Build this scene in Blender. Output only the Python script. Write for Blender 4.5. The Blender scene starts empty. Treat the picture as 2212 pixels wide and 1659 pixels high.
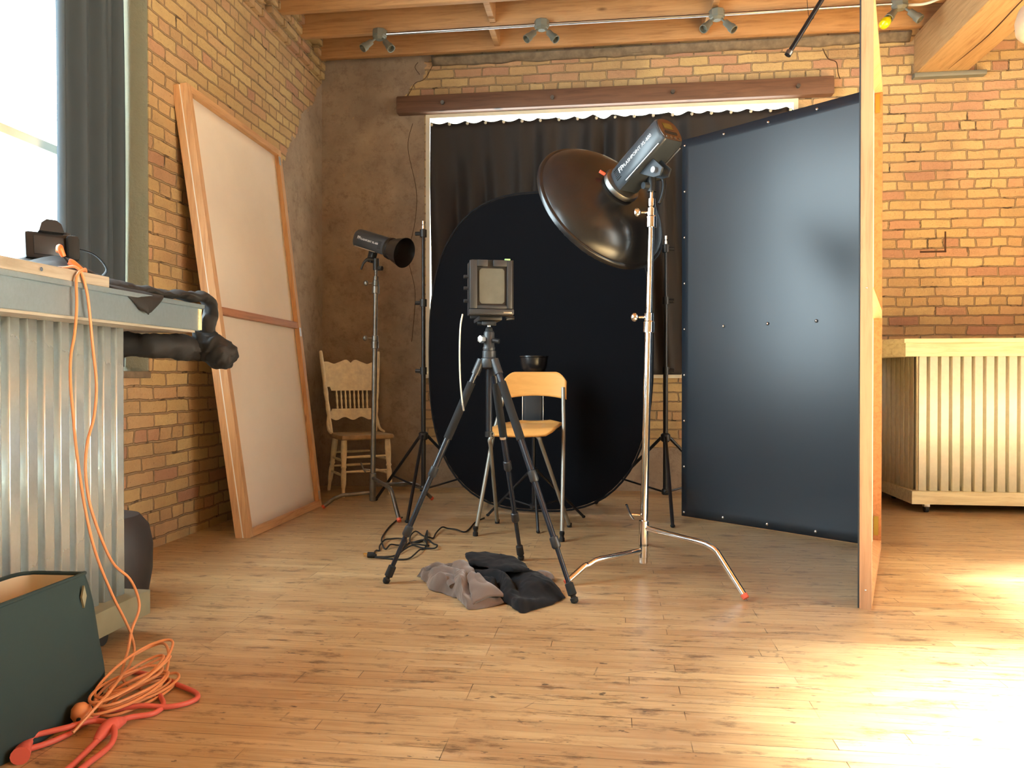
import bpy, bmesh, math, random
from mathutils import Vector, Matrix, noise
random.seed(7)
V = Vector
S = bpy.context.scene
COL = S.collection

# ------------------------------------------------------------------ camera
cam_d = bpy.data.cameras.new('camera')
cam = bpy.data.objects.new('camera', cam_d); COL.objects.link(cam)
cam.location = (0, 0, 0.90)
cam.rotation_euler = (math.radians(90 - 0.44), 0, math.radians(7.3))
cam_d.sensor_width = 36.0
cam_d.lens = 36.0 * 1660 / 2212
cam_d.clip_start = 0.05
S.camera = cam

# ------------------------------------------------------------------ sky, sun, exposure
world = bpy.data.worlds.new('sky'); S.world = world; world.use_nodes = True
wn = world.node_tree.nodes; wl = world.node_tree.links; wn.clear()
w_out = wn.new('ShaderNodeOutputWorld'); w_bg = wn.new('ShaderNodeBackground')
w_tc = wn.new('ShaderNodeTexCoord'); w_dot = wn.new('ShaderNodeVectorMath'); w_dot.operation = 'DOT_PRODUCT'
w_dot.inputs[1].default_value = (1, -0.1, 0.05)
w_mr = wn.new('ShaderNodeMapRange'); w_mr.inputs[1].default_value = -0.6; w_mr.inputs[2].default_value = 0.6
w_mix = wn.new('ShaderNodeMix'); w_mix.data_type = 'RGBA'
w_mix.inputs[6].default_value = (1.15, 1.36, 1.5, 1)      # bright cool open sky
w_mix.inputs[7].default_value = (1.0, 0.98, 0.92, 1)      # warm hazy sky round the sun
wl.new(w_tc.outputs['Generated'], w_dot.inputs[0]); wl.new(w_dot.outputs['Value'], w_mr.inputs[0])
wl.new(w_mr.outputs[0], w_mix.inputs[0]); wl.new(w_mix.outputs[2], w_bg.inputs['Color'])
w_bg.inputs['Strength'].default_value = 4.6
wl.new(w_bg.outputs[0], w_out.inputs['Surface'])

sun_d = bpy.data.lights.new('sun', 'SUN'); sun = bpy.data.objects.new('sun', sun_d); COL.objects.link(sun)
sun_d.energy = 105; sun_d.color = (1.0, 0.98, 0.88); sun_d.angle = math.radians(13)
sun.rotation_euler = V((-0.78, 0.06, -0.63)).to_track_quat('-Z', 'Y').to_euler()
sun.location = (9, 0, 8)

def portal(name, loc, rot, sx, sy):
    d = bpy.data.lights.new(name, 'AREA'); d.shape = 'RECTANGLE'; d.size = sx; d.size_y = sy
    o = bpy.data.objects.new(name, d); COL.objects.link(o)
    o.location = loc; o.rotation_euler = rot; d.cycles.is_portal = True
R90 = math.radians(90)
portal('portal_window_left', (-2.74, 2.55, 2.18), (0, -R90, 0), 2.5, 2.4)
portal('portal_window_back', (-0.035, 6.53, 2.0), (-R90, 0, 0), 2.95, 2.14)
for y, wy, z1 in ((1.05, 2.1, 3.4), (2.875, 1.25, 2.65)):
    portal('portal_window_right', (5.54, y, (0.9 + z1) / 2), (0, R90, 0), z1 - 0.9, wy)

portal('portal_window_left', (-2.74, -1.0, 2.18), (0, -R90, 0), 2.5, 2.4)  # portal of the added fill window, out of view

vs = S.view_settings
vs.view_transform = 'Standard'; vs.look = 'None'; vs.exposure = 1.75; vs.gamma = 1.0; vs.use_curve_mapping = False

# ------------------------------------------------------------------ materials
def srgb(r, g, b):
    f = lambda c: ((c / 255 + 0.055) / 1.055) ** 2.4 if c > 10 else c / 255 / 12.92
    return (f(r), f(g), f(b), 1)

class NT:
    def __init__(self, name):
        self.m = bpy.data.materials.new(name); self.m.use_nodes = True
        self.t = self.m.node_tree; self.n = self.t.nodes
        self.b = self.n['Principled BSDF']
    def new(self, t, **kw):
        x = self.n.new(t)
        for k, v in kw.items(): setattr(x, k, v)
        return x
    def link(self, a, b): self.t.links.new(a, b)
    def val(self, inp, v):
        if isinstance(v, (int, float, tuple)): inp.default_value = v
        else: self.link(v, inp)
    def math(self, op, a, b=0.0, clamp=False):
        x = self.new('ShaderNodeMath', operation=op, use_clamp=clamp)
        self.val(x.inputs[0], a); self.val(x.inputs[1], b); return x.outputs[0]
    def mix(self, f, a, b, blend='MIX'):
        x = self.new('ShaderNodeMix', data_type='RGBA', blend_type=blend)
        self.val(x.inputs[0], f); self.val(x.inputs[6], a); self.val(x.inputs[7], b); return x.outputs[2]
    def ramp(self, f, stops):
        x = self.new('ShaderNodeValToRGB'); e = x.color_ramp.elements
        while len(e) < len(stops): e.new(0.5)
        for i, (p, c) in enumerate(stops): e[i].position = p; e[i].color = c
        self.link(f, x.inputs[0]); return x.outputs[0]
    def obj(self): return self.new('ShaderNodeTexCoord').outputs['Object']
    def mapping(self, v, scale=(1, 1, 1), loc=(0, 0, 0), rot=(0, 0, 0)):
        x = self.new('ShaderNodeMapping'); self.link(v, x.inputs[0])
        x.inputs['Scale'].default_value = scale; x.inputs['Location'].default_value = loc; x.inputs['Rotation'].default_value = rot
        return x.outputs[0]
    def noise(self, v, scale, detail=3, rough=0.5, out='Fac', dist=0.0):
        x = self.new('ShaderNodeTexNoise'); self.link(v, x.inputs['Vector'])
        x.inputs['Scale'].default_value = scale; x.inputs['Detail'].default_value = detail
        x.inputs['Roughness'].default_value = rough; x.inputs['Distortion'].default_value = dist
        return x.outputs[out]
    def bump(self, h, strength=0.3, dist=0.01):
        x = self.new('ShaderNodeBump'); x.inputs['Strength'].default_value = strength; x.inputs['Distance'].default_value = dist
        self.link(h, x.inputs['Height']); self.link(x.outputs[0], self.b.inputs['Normal'])

def grey(v): return (v, v, v, 1)

def plain(name, col, rough=0.5, metal=0.0, spec=0.5, var=0.0, scale=20, bump=0.0, coat=0.0, sheen=0.0):
    k = NT(name); b = k.b
    b.inputs['Roughness'].default_value = rough; b.inputs['Metallic'].default_value = metal
    b.inputs['Specular IOR Level'].default_value = spec; b.inputs['Coat Weight'].default_value = coat
    b.inputs['Sheen Weight'].default_value = sheen
    if var or bump:
        nz = k.noise(k.obj(), scale, 4, 0.6)
        if var:
            d = tuple(c * (1 - var) for c in col[:3]) + (1,); l = tuple(min(1, c * (1 + var)) for c in col[:3]) + (1,)
            k.link(k.ramp(nz, [(0.3, d), (0.7, l)]), b.inputs['Base Color'])
        else: b.inputs['Base Color'].default_value = col
        if bump: k.bump(nz, bump, 0.004)
    else: b.inputs['Base Color'].default_value = col
    return k.m

def wood(name, light, dark, axis=2, rough=0.55, knots=True, freq=14, spec=0.4):
    k = NT(name); b = k.b
    sc = [freq, freq, freq]; sc[axis] = freq * 0.07
    v = k.mapping(k.obj(), tuple(sc))
    g = k.noise(v, 3.0, 5, 0.65, dist=0.8)
    col = k.ramp(g, [(0.25, dark), (0.55, light), (0.8, tuple(min(1, c * 1.12) for c in light[:3]) + (1,))])
    if knots:
        sk = [5, 5, 5]; sk[axis] = 1.8
        vo = k.new('ShaderNodeTexVoronoi'); k.link(k.mapping(k.obj(), tuple(sk)), vo.inputs['Vector'])
        vo.inputs['Scale'].default_value = 1.0
        kn = k.ramp(vo.outputs['Distance'], [(0.03, grey(1)), (0.09, grey(0))])
        col = k.mix(kn, col, tuple(c * 0.35 for c in dark[:3]) + (1,))
    k.link(col, b.inputs['Base Color'])
    b.inputs['Roughness'].default_value = rough; b.inputs['Specular IOR Level'].default_value = spec
    k.bump(g, 0.15, 0.002)
    return k.m

def brick_material(name, which):
    k = NT(name); b = k.b
    o = k.obj(); sep = k.new('ShaderNodeSeparateXYZ'); k.link(o, sep.inputs[0])
    geo = k.new('ShaderNodeNewGeometry'); sn = k.new('ShaderNodeSeparateXYZ'); k.link(geo.outputs['Normal'], sn.inputs[0])
    facey = k.math('GREATER_THAN', k.math('ABSOLUTE', sn.outputs[1]), 0.5)
    ux = k.math('ADD', k.math('MULTIPLY', sep.outputs[0], facey), k.math('MULTIPLY', sep.outputs[1], k.math('SUBTRACT', 1.0, facey)))
    comb = k.new('ShaderNodeCombineXYZ'); k.link(ux, comb.inputs[0]); k.link(sep.outputs[2], comb.inputs[1])
    # old hand-laid brick: the courses wander a little
    wob = k.new('ShaderNodeVectorMath', operation='MULTIPLY_ADD')
    nz = k.noise(o, 5.0, 3, 0.6, out='Color')
    off = k.new('ShaderNodeVectorMath', operation='SUBTRACT'); k.link(nz, off.inputs[0]); off.inputs[1].default_value = (0.5, 0.5, 0.5)
    k.link(off.outputs[0], wob.inputs[0]); wob.inputs[1].default_value = (0.05, 0.024, 0); k.link(comb.outputs[0], wob.inputs[2])
    wob2 = k.new('ShaderNodeVectorMath', operation='MULTIPLY_ADD')
    off2 = k.new('ShaderNodeVectorMath', operation='SUBTRACT'); k.link(k.noise(o, 24.0, 3, 0.6, out='Color'), off2.inputs[0]); off2.inputs[1].default_value = (0.5, 0.5, 0.62)
    k.link(off2.outputs[0], wob2.inputs[0]); wob2.inputs[1].default_value = (0.013, 0.011, 0); k.link(wob.outputs[0], wob2.inputs[2])
    vec = k.mapping(wob2.outputs[0], loc=(22.53, -0.123, 0))
    br = k.new('ShaderNodeTexBrick', offset=0.5, offset_frequency=2, squash=0.5, squash_frequency=6)
    k.link(vec, br.inputs['Vector'])
    br.inputs['Color1'].default_value = grey(0); br.inputs['Color2'].default_value = grey(1); br.inputs['Mortar'].default_value = grey(0.5)
    br.inputs['Scale'].default_value = 1.0; br.inputs['Brick Width'].default_value = 0.225; br.inputs['Row Height'].default_value = 0.0735
    br.inputs['Mortar Size'].default_value = 0.0068; br.inputs['Mortar Smooth'].default_value = 0.5; br.inputs['Bias'].default_value = 0.0
    tone = k.ramp(br.outputs['Color'], [(0.0, srgb(196, 166, 114)), (0.3, srgb(210, 183, 130)), (0.55, srgb(190, 158, 112)), (0.78, srgb(202, 168, 124)), (0.92, srgb(194, 150, 118)), (1.0, srgb(176, 132, 108))])
    big = k.noise(o, 1.3, 4, 0.6); fine = k.noise(o, 42, 4, 0.7); pit = k.noise(o, 90, 2, 0.5)
    tone = k.mix(k.math('MULTIPLY', fine, 0.35), tone, srgb(150, 118, 78))
    tone = k.mix(k.ramp(pit, [(0.68, grey(0)), (0.75, grey(1))]), tone, srgb(96, 70, 44))
    tone = k.mix(k.ramp(big, [(0.44, grey(0)), (0.72, grey(0.6))]), tone, srgb(138, 104, 80))
    mortar = k.mix(fine, srgb(140, 116, 88), srgb(172, 146, 112))
    # black joints where the mortar has fallen out
    gap = k.ramp(k.noise(o, 7, 3, 0.7), [(0.60, grey(0)), (0.66, grey(1))])
    mortar = k.mix(k.math('MULTIPLY', gap, 0.75), mortar, srgb(52, 40, 30))
    col = k.mix(br.outputs['Fac'], tone, mortar)
    # render / plaster areas
    pn = k.noise(o, 3.2, 5, 0.65); pj = k.math('MULTIPLY', k.math('SUBTRACT', pn, 0.5), 0.55)
    base = k.math('LESS_THAN', k.math('ADD', sep.outputs[2], k.math('MULTIPLY', pj, 0.25)), 0.34)
    if which == 'back':
        hi = k.math('GREATER_THAN', sep.outputs[2], 3.2)
        lim = k.math('ADD', -1.52, k.math('MULTIPLY', hi, k.math('MULTIPLY', k.math('SUBTRACT', sep.outputs[2], 3.46), 0.75)))
        pl = k.math('LESS_THAN', k.math('ADD', sep.outputs[0], k.math('MULTIPLY', pj, hi)), lim)
        pl = k.math('MAXIMUM', pl, base)
    elif which == 'left':
        lim = k.math('ADD', 5.34, k.math('MULTIPLY', k.math('MAXIMUM', k.math('SUBTRACT', sep.outputs[2], 2.5), 0.0), 0.98))
        pl = k.math('GREATER_THAN', k.math('ADD', sep.outputs[1], pj), lim)
        # painted window reveal
        nrev = k.math('MULTIPLY', facey, k.math('LESS_THAN', sep.outputs[0], -2.405))
    else:
        pl = base
    pc = k.ramp(pn, [(0.25, srgb(138, 120, 102)), (0.5, srgb(160, 141, 121)), (0.75, srgb(176, 157, 134))])
    pc = k.mix(k.ramp(k.noise(o, 11, 5, 0.75), [(0.5, grey(0)), (0.72, grey(0.7))]), pc, srgb(120, 100, 84))
    pc = k.mix(k.ramp(k.noise(o, 23, 3, 0.6), [(0.70, grey(0)), (0.74, grey(0.8))]), pc, srgb(176, 148, 116))
    col = k.mix(pl, col, pc)
    if which == 'left':
        col = k.mix(nrev, col, srgb(150, 150, 132)); pl = k.math('MAXIMUM', pl, nrev)
    k.link(col, b.inputs['Base Color'])
    b.inputs['Roughness'].default_value = 0.88; b.inputs['Specular IOR Level'].default_value = 0.25
    h = k.math('MULTIPLY', k.math('SUBTRACT', 1.0, br.outputs['Fac']), k.math('SUBTRACT', 1.0, pl))
    h = k.math('ADD', h, k.math('MULTIPLY', fine, 0.34)); h = k.math('ADD', h, k.math('MULTIPLY', pn, 0.4))
    k.bump(h, 1.0, 0.016)
    return k.m

def floor_material():
    k = NT('maple strip flooring'); b = k.b; o = k.obj()
    br = k.new('ShaderNodeTexBrick', offset=0.37, offset_frequency=3, squash=0.72, squash_frequency=5)
    k.link(k.mapping(o, loc=(40.3, 34.2, 0)), br.inputs['Vector'])
    br.inputs['Color1'].default_value = grey(0); br.inputs['Color2'].default_value = grey(1); br.inputs['Mortar'].default_value = grey(0.4)
    br.inputs['Scale'].default_value = 1; br.inputs['Brick Width'].default_value = 0.95; br.inputs['Row Height'].default_value = 0.057
    br.inputs['Mortar Size'].default_value = 0.0012; br.inputs['Mortar Smooth'].default_value = 0.2; br.inputs['Bias'].default_value = 0
    g = k.noise(k.mapping(o, (1.2, 26, 1)), 3.0, 6, 0.7, dist=0.6)
    base = k.ramp(br.outputs['Color'], [(0, srgb(186, 158, 116)), (0.35, srgb(200, 174, 130)), (0.7, srgb(180, 150, 110)), (1, srgb(208, 184, 140))])
    base = k.mix(k.ramp(g, [(0.35, grey(0.5)), (0.62, grey(0))]), base, srgb(146, 108, 66))
    big = k.noise(k.mapping(o, (0.8, 1.6, 1)), 1.6, 5, 0.65)
    base = k.mix(k.ramp(big, [(0.45, grey(0)), (0.72, grey(0.5))]), base, srgb(140, 102, 66))
    wear = k.noise(k.mapping(o, (1.5, 14, 1), (0.4, 2.2, 0)), 2.0, 5, 0.7)
    base = k.mix(k.ramp(wear, [(0.56, grey(0)), (0.68, grey(0.45))]), base, srgb(196, 176, 146))
    stain = k.noise(k.mapping(o, (3.0, 11, 1), (3.1, 0.7, 0)), 1.7, 6, 0.75)
    base = k.mix(k.ramp(stain, [(0.535, grey(0)), (0.65, grey(0.72))]), base, srgb(84, 58, 42))
    scr = k.new('ShaderNodeTexVoronoi', feature='DISTANCE_TO_EDGE'); k.link(k.mapping(o, (2.4, 5.0, 1), rot=(0, 0, 0.5)), scr.inputs['Vector']); scr.inputs['Scale'].default_value = 1.2
    scm = k.math('MULTIPLY', k.ramp(scr.outputs['Distance'], [(0.003, grey(1)), (0.008, grey(0))]), k.ramp(k.noise(o, 3.3, 4, 0.7), [(0.56, grey(0)), (0.62, grey(0.6))]))
    base = k.mix(scm, base, srgb(78, 62, 54))
    nick = k.noise(k.mapping(o, (16, 40, 1), rot=(0, 0, 0.35)), 1.0, 3, 0.6)
    base = k.mix(k.ramp(nick, [(0.655, grey(0)), (0.69, grey(0.75))]), base, srgb(62, 52, 50))
    lines = k.math('MULTIPLY', br.outputs['Fac'], k.ramp(k.noise(k.mapping(o, (1.1, 3, 1)), 2.0, 3, 0.6), [(0.38, grey(0.25)), (0.58, grey(0.95))]))
    base = k.mix(lines, base, srgb(60, 42, 30))
    k.link(base, b.inputs['Base Color'])
    rr = k.math('ADD', 0.24, k.math('MULTIPLY', k.noise(k.mapping(o, (3, 12, 1)), 2.2, 4, 0.7), 0.24))
    k.link(rr, b.inputs['Roughness']); b.inputs['Specular IOR Level'].default_value = 0.5
    h = k.math('SUBTRACT', k.math('MULTIPLY', g, 0.25), br.outputs['Fac'])
    k.bump(h, 0.25, 0.0012)
    return k.m

def galvanised(name, tint, rough=0.38):
    k = NT(name); b = k.b; o = k.obj()
    sp = k.noise(k.mapping(o, (90, 90, 60)), 1.0, 4, 0.75)
    big = k.noise(o, 5, 3, 0.6)
    c = k.ramp(sp, [(0.32, tuple(c * 0.92 for c in tint[:3]) + (1,)), (0.62, tint)])
    c = k.mix(k.ramp(big, [(0.4, grey(0)), (0.7, grey(0.5))]), c, tuple(c * 0.8 for c in tint[:3]) + (1,))
    k.link(c, b.inputs['Base Color'])
    b.inputs['Metallic'].default_value = 0.72; b.inputs['Roughness'].default_value = rough
    return k.m

def glass_material():
    k = NT('window glass'); k.n.remove(k.b)
    out = k.n['Material Output']; tr = k.new('ShaderNodeBsdfTransparent'); gl = k.new('ShaderNodeBsdfGlossy')
    gl.inputs['Roughness'].default_value = 0.02; tr.inputs['Color'].default_value = (0.96, 0.98, 0.97, 1)
    fr = k.new('ShaderNodeFresnel'); bf = k.new('ShaderNodeNewGeometry').outputs['Backfacing']
    k.link(k.math('ADD', 1.45, k.math('MULTIPLY', bf, 1 / 1.45 - 1.45)), fr.inputs['IOR'])
    mx = k.new('ShaderNodeMixShader'); k.link(fr.outputs[0], mx.inputs[0]); k.link(tr.outputs[0], mx.inputs[1]); k.link(gl.outputs[0], mx.inputs[2])
    k.link(mx.outputs[0], out.inputs['Surface']); return k.m

M = dict(
    brick_back=brick_material('buff brick with plaster by the corner', 'back'),
    brick_left=brick_material('buff brick with plaster patch', 'left'),
    brick=brick_material('buff brick', 'plain'),
    floor=floor_material(), glass=glass_material(),
    joist=wood('orange fir joist', srgb(190, 144, 96), srgb(156, 110, 68), 0, 0.6),
    beam=wood('pale fir beam', srgb(206, 168, 118), srgb(176, 134, 88), 1, 0.6),
    deck=wood('ceiling boards', srgb(180, 120, 66), srgb(140, 86, 44), 1, 0.7),
    lintel=wood('dark brown timber', srgb(112, 80, 60), srgb(80, 54, 42), 0, 0.6, freq=9),
    pine_toned_down=wood('knotty pine darkened against light', srgb(188, 144, 106), srgb(164, 118, 82), 2, 0.5),  # same pine, darkened to offset the strong light on the near post
    pine=wood('pale pine', srgb(208, 164, 118), srgb(182, 134, 90), 2, 0.5),
    pine_y=wood('pale pine across', srgb(208, 162, 114), srgb(180, 130, 86), 1, 0.5),
    pine_red=wood('reddish pine', srgb(182, 124, 78), srgb(150, 96, 56), 1, 0.5),
    board=wood('weathered board', srgb(166, 154, 138), srgb(138, 126, 110), 1, 0.6, knots=False),
    bar_wood=wood('straw coloured bar timber', srgb(222, 210, 170), srgb(190, 172, 128), 0, 0.6, knots=False),
    bar_base=plain('grey green painted timber', srgb(132, 128, 104), 0.6, var=0.12, scale=6),
    white_frame=plain('cream window paint', srgb(226, 214, 186), 0.5, var=0.06, scale=8),
    white_cloth=plain('white diffusion cloth', srgb(232, 220, 204), 0.85, var=0.03, scale=3),
    white_paint=plain('white foam sheet', srgb(240, 236, 226), 0.7),
    galv=galvanised('galvanised sheet', (0.78, 0.88, 0.92, 1), 0.27),
    galv_trim=galvanised('galvanised trim', (0.42, 0.52, 0.58, 1), 0.42),
    galv_warm=plain('pale coated corrugated sheet', srgb(240, 236, 216), 0.42, 0.1, var=0.05, scale=30),
    chrome=plain('chrome', (0.82, 0.82, 0.82, 1), 0.10, 1.0),
    steel=plain('worn steel tube', (0.22, 0.215, 0.20, 1), 0.42, 1.0, var=0.25, scale=14),
    conduit=plain('conduit steel', (0.62, 0.62, 0.60, 1), 0.3, 1.0),
    alu=plain('silver lacquered tube', srgb(150, 148, 140), 0.4, 0.5),
    grey_box=plain('grey cast metal', srgb(128, 126, 112), 0.5, 0.3),
    grey_shade=plain('grey lamp shade', srgb(176, 160, 142), 0.5),
    brass=plain('brass plate', srgb(176, 150, 70), 0.35, 0.9),
    vinyl=plain('black vinyl sheet', (0.018, 0.026, 0.036, 1), 0.33, spec=0.6, bump=0.05, scale=7),
    black_rough=plain('black knit cloth', (0.0035, 0.004, 0.006, 1), 0.95, spec=0.15),
    black_cloth=plain('black cotton', (0.010, 0.010, 0.012, 1), 0.9, spec=0.2, sheen=0.05),
    curtain=plain('black brown curtain', (0.026, 0.020, 0.017, 1), 0.7, spec=0.4),
    curtain_blue=plain('slate blue curtain', (0.060, 0.078, 0.095, 1), 0.75, spec=0.3),
    sleeve=plain('black brown nylon', (0.017, 0.015, 0.014, 1), 0.7, spec=0.35, bump=0.15, scale=30),
    bag=plain('black fabric with haze tint', (0.028, 0.047, 0.047, 1), 0.85, spec=0.25, bump=0.1, scale=60),  # teal tint and lifted black put lens haze into the colour
    bag_in=plain('cream lining', srgb(226, 204, 170), 0.75),
    plastic=plain('black plastic', (0.012, 0.013, 0.015, 1), 0.42),
    plastic_grey=plain('dark grey plastic', (0.027, 0.030, 0.034, 1), 0.40),
    strobe=plain('charcoal strobe housing', (0.035, 0.042, 0.050, 1), 0.34),
    dish=plain('satin black dish', (0.010, 0.010, 0.011, 1), 0.26, spec=0.6),
    dish_in=plain('white dish lining', srgb(220, 218, 212), 0.6),
    rubber=plain('black rubber', (0.010, 0.010, 0.010, 1), 0.8),
    tube=plain('dark blue grey carbon tube', (0.013, 0.017, 0.026, 1), 0.26),
    foam=plain('black foam grip', (0.008, 0.008, 0.009, 1), 0.9),
    stand=plain('black lacquered tube', (0.010, 0.010, 0.012, 1), 0.3),
    red_tip=plain('faded red plastic', srgb(214, 92, 66), 0.6),
    orange=plain('orange cable', srgb(214, 142, 92), 0.45),
    orange_hot=plain('bright orange plug', srgb(236, 122, 62), 0.45),
    red_cord=plain('coral red cord', srgb(208, 98, 84), 0.5),
    white_cable=plain('off white cable', srgb(206, 204, 192), 0.5),
    screen=plain('ground glass', srgb(92, 94, 88), 0.22, spec=0.6, var=0.08, scale=18),
    beech=wood('honey beech veneer', srgb(226, 170, 96), srgb(214, 156, 84), 0, 0.4, knots=False, freq=8),
    old_white=plain('aged cream paint', srgb(244, 228, 194), 0.5, var=0.14, scale=24),
    old_seat=plain('worn cream seat', srgb(168, 138, 98), 0.5, var=0.2, scale=16),
    grey_cloth=plain('taupe velvet cloth', srgb(104, 89, 80), 0.9, sheen=0.4, bump=0.2, scale=40),
    yellow_glass=plain('yellow bulb', srgb(236, 206, 20), 0.15),
    white_text=plain('white print', srgb(225, 228, 230), 0.5),
    led=plain('green spirit level', srgb(150, 210, 140), 0.3),
    lcd=plain('olive display', srgb(92, 84, 40), 0.25),
    panel_brown=plain('brown black rear panel', srgb(66, 48, 38), 0.3),
    pearl=plain('pale tack head', srgb(216, 206, 180), 0.3),
    metal_dot=plain('nickel rivet', (0.8, 0.8, 0.8, 1), 0.22, 1.0),
    gold_pin=plain('brass prong', srgb(214, 160, 80), 0.25, 1.0),
    pouf=plain('dark brown vinyl', (0.026, 0.020, 0.019, 1), 0.6),
    mortar=plain('grey mortar', srgb(120, 104, 84), 0.9, var=0.3, scale=18, bump=0.6),
    crack=plain('dark crack', srgb(70, 42, 20), 0.9),
)

# ------------------------------------------------------------------ mesh builder
class MB:
    def __init__(self): self.bm = bmesh.new(); self.x = Matrix.Identity(4)
    def _add(self, vs, fs):
        vv = [self.bm.verts.new(self.x @ V(v)) for v in vs]
        for f in fs:
            try: self.bm.faces.new([vv[i] for i in f])
            except ValueError: pass
        return self
    def hexa(self, p):      # p: 8 corners, bottom 4 then top 4
        return self._add(p, [(3, 2, 1, 0), (4, 5, 6, 7), (0, 1, 5, 4), (1, 2, 6, 5), (2, 3, 7, 6), (3, 0, 4, 7)])
    def box(self, lo, hi, bev=0.0):
        (a, b, c), (d, e, f) = lo, hi
        if not bev: return self.hexa([(a, b, c), (d, b, c), (d, e, c), (a, e, c), (a, b, f), (d, b, f), (d, e, f), (a, e, f)])
        t = bmesh.new(); bmesh.ops.create_cube(t, size=1)
        for v in t.verts: v.co = V((a + (v.co.x + .5) * (d - a), b + (v.co.y + .5) * (e - b), c + (v.co.z + .5) * (f - c)))
        bmesh.ops.bevel(t, geom=t.edges[:], offset=bev, segments=2, affect='EDGES', profile=0.5)
        return self.take(t)
    def take(self, t):
        mp = {v: self.bm.verts.new(self.x @ v.co) for v in t.verts}
        for f in t.faces:
            try: self.bm.faces.new([mp[v] for v in f.verts])
            except ValueError: pass
        t.free(); return self
    def rings(self, rings, closed=False, caps=True):
        n = len(rings[0]); vv = [[self.bm.verts.new(self.x @ V(p)) for p in r] for r in rings]
        m = len(vv)
        for i in range(m if closed else m - 1):
            a, b = vv[i], vv[(i + 1) % m]
            for j in range(n):
                try: self.bm.faces.new((a[j], a[(j + 1) % n], b[(j + 1) % n], b[j]))
                except ValueError: pass
        if caps and not closed:
            for r in (vv[0][::-1], vv[-1]):
                try: self.bm.faces.new(r)
                except ValueError: pass
        return self
    def cyl(self, p0, p1, r0, r1=None, n=20):
        r1 = r0 if r1 is None else r1
        return self.tube([p0, p1], [r0, r1], n=n, smooth=False)
    def tube(self, pts, r, n=10, smooth=True, res=6, flat=1.0, closed=False):
        pts = [V(p) for p in pts]; rs = r if isinstance(r, (list, tuple)) else [r] * len(pts)
        if smooth and len(pts) > 2:
            q, qr = [], []; m = len(pts)
            for i in range(m - 1):
                p0, p1, p2, p3 = pts[max(i - 1, 0)], pts[i], pts[i + 1], pts[min(i + 2, m - 1)]
                for s in range(res):
                    t = s / res
                    q.append(0.5 * ((2 * p1) + (p2 - p0) * t + (2 * p0 - 5 * p1 + 4 * p2 - p3) * t * t + (3 * p1 - p0 - 3 * p2 + p3) * t ** 3))
                    qr.append(rs[i] * (1 - t) + rs[i + 1] * t)
            q.append(pts[-1]); qr.append(rs[-1]); pts, rs = q, qr
        up = None; rings = []
        for i, p in enumerate(pts):
            d = (pts[min(i + 1, len(pts) - 1)] - pts[max(i - 1, 0)])
            if d.length < 1e-9: continue
            d.normalize()
            if up is None:
                a = V((0, 0, 1)) if abs(d.z) < 0.9 else V((1, 0, 0)); up = (a - d * a.dot(d)).normalized()
            else: up = (up - d * up.dot(d)).normalized()
            s = d.cross(up)
            rings.append([p + (s * math.cos(2 * math.pi * j / n) + up * math.sin(2 * math.pi * j / n) * flat) * rs[i] for j in range(n)])
        return self.rings(rings)
    def lathe(self, prof, o=(0, 0, 0), ax=(0, 0, 1), n=28, caps=True):   # prof: (radius, along)
        o = V(o); ax = V(ax).normalized(); a = V((0, 0, 1)) if abs(ax.z) < 0.9 else V((1, 0, 0))
        u = (a - ax * a.dot(ax)).normalized(); w = ax.cross(u)
        return self.rings([[o + ax * h + (u * math.cos(2 * math.pi * j / n) + w * math.sin(2 * math.pi * j / n)) * max(r, 1e-4) for j in range(n)] for r, h in prof], caps=caps)
    def ball(self, c, r, sc=(1, 1, 1), seg=16):
        t = bmesh.new(); bmesh.ops.create_uvsphere(t, u_segments=seg, v_segments=max(6, seg // 2), radius=r)
        for v in t.verts: v.co = V((v.co.x * sc[0] + c[0], v.co.y * sc[1] + c[1], v.co.z * sc[2] + c[2]))
        return self.take(t)
    def prism(self, poly, f, t0, t1):   # poly of (u, v); f(u, v, t) -> point
        n = len(poly)
        return self.rings([[f(u, v, t0) for u, v in poly], [f(u, v, t1) for u, v in poly]])
    def grid(self, f, nu, nv, thick=0.0):
        vv = [[self.bm.verts.new(self.x @ V(f(i / nu, j / nv))) for j in range(nv + 1)] for i in range(nu + 1)]
        for i in range(nu):
            for j in range(nv): self.bm.faces.new((vv[i][j], vv[i + 1][j], vv[i + 1][j + 1], vv[i][j + 1]))
        return self
    def build(self, name, mat, parent=None, sharp=38, smooth=True, solid=0.0, subsurf=0):
        bm = self.bm
        bmesh.ops.remove_doubles(bm, verts=bm.verts[:], dist=1e-6)
        bmesh.ops.recalc_face_normals(bm, faces=bm.faces[:])
        base = V((0, 0, 0)); q = parent
        while q: base += q.location; q = q.parent
        for v in bm.verts: v.co -= base
        for f in bm.faces: f.smooth = smooth
        if smooth:
            lim = math.radians(sharp)
            for e in bm.edges:
                if len(e.link_faces) == 2 and e.calc_face_angle(0) > lim: e.smooth = False
        me = bpy.data.meshes.new(name); bm.to_mesh(me); bm.free(); me.materials.append(mat)
        o = bpy.data.objects.new(name, me); COL.objects.link(o); o.parent = parent
        if solid:
            md = o.modifiers.new('solid', 'SOLIDIFY'); md.thickness = solid; md.offset = 0
        if subsurf:
            md = o.modifiers.new('sub', 'SUBSURF'); md.levels = subsurf; md.render_levels = subsurf
        return o

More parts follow.
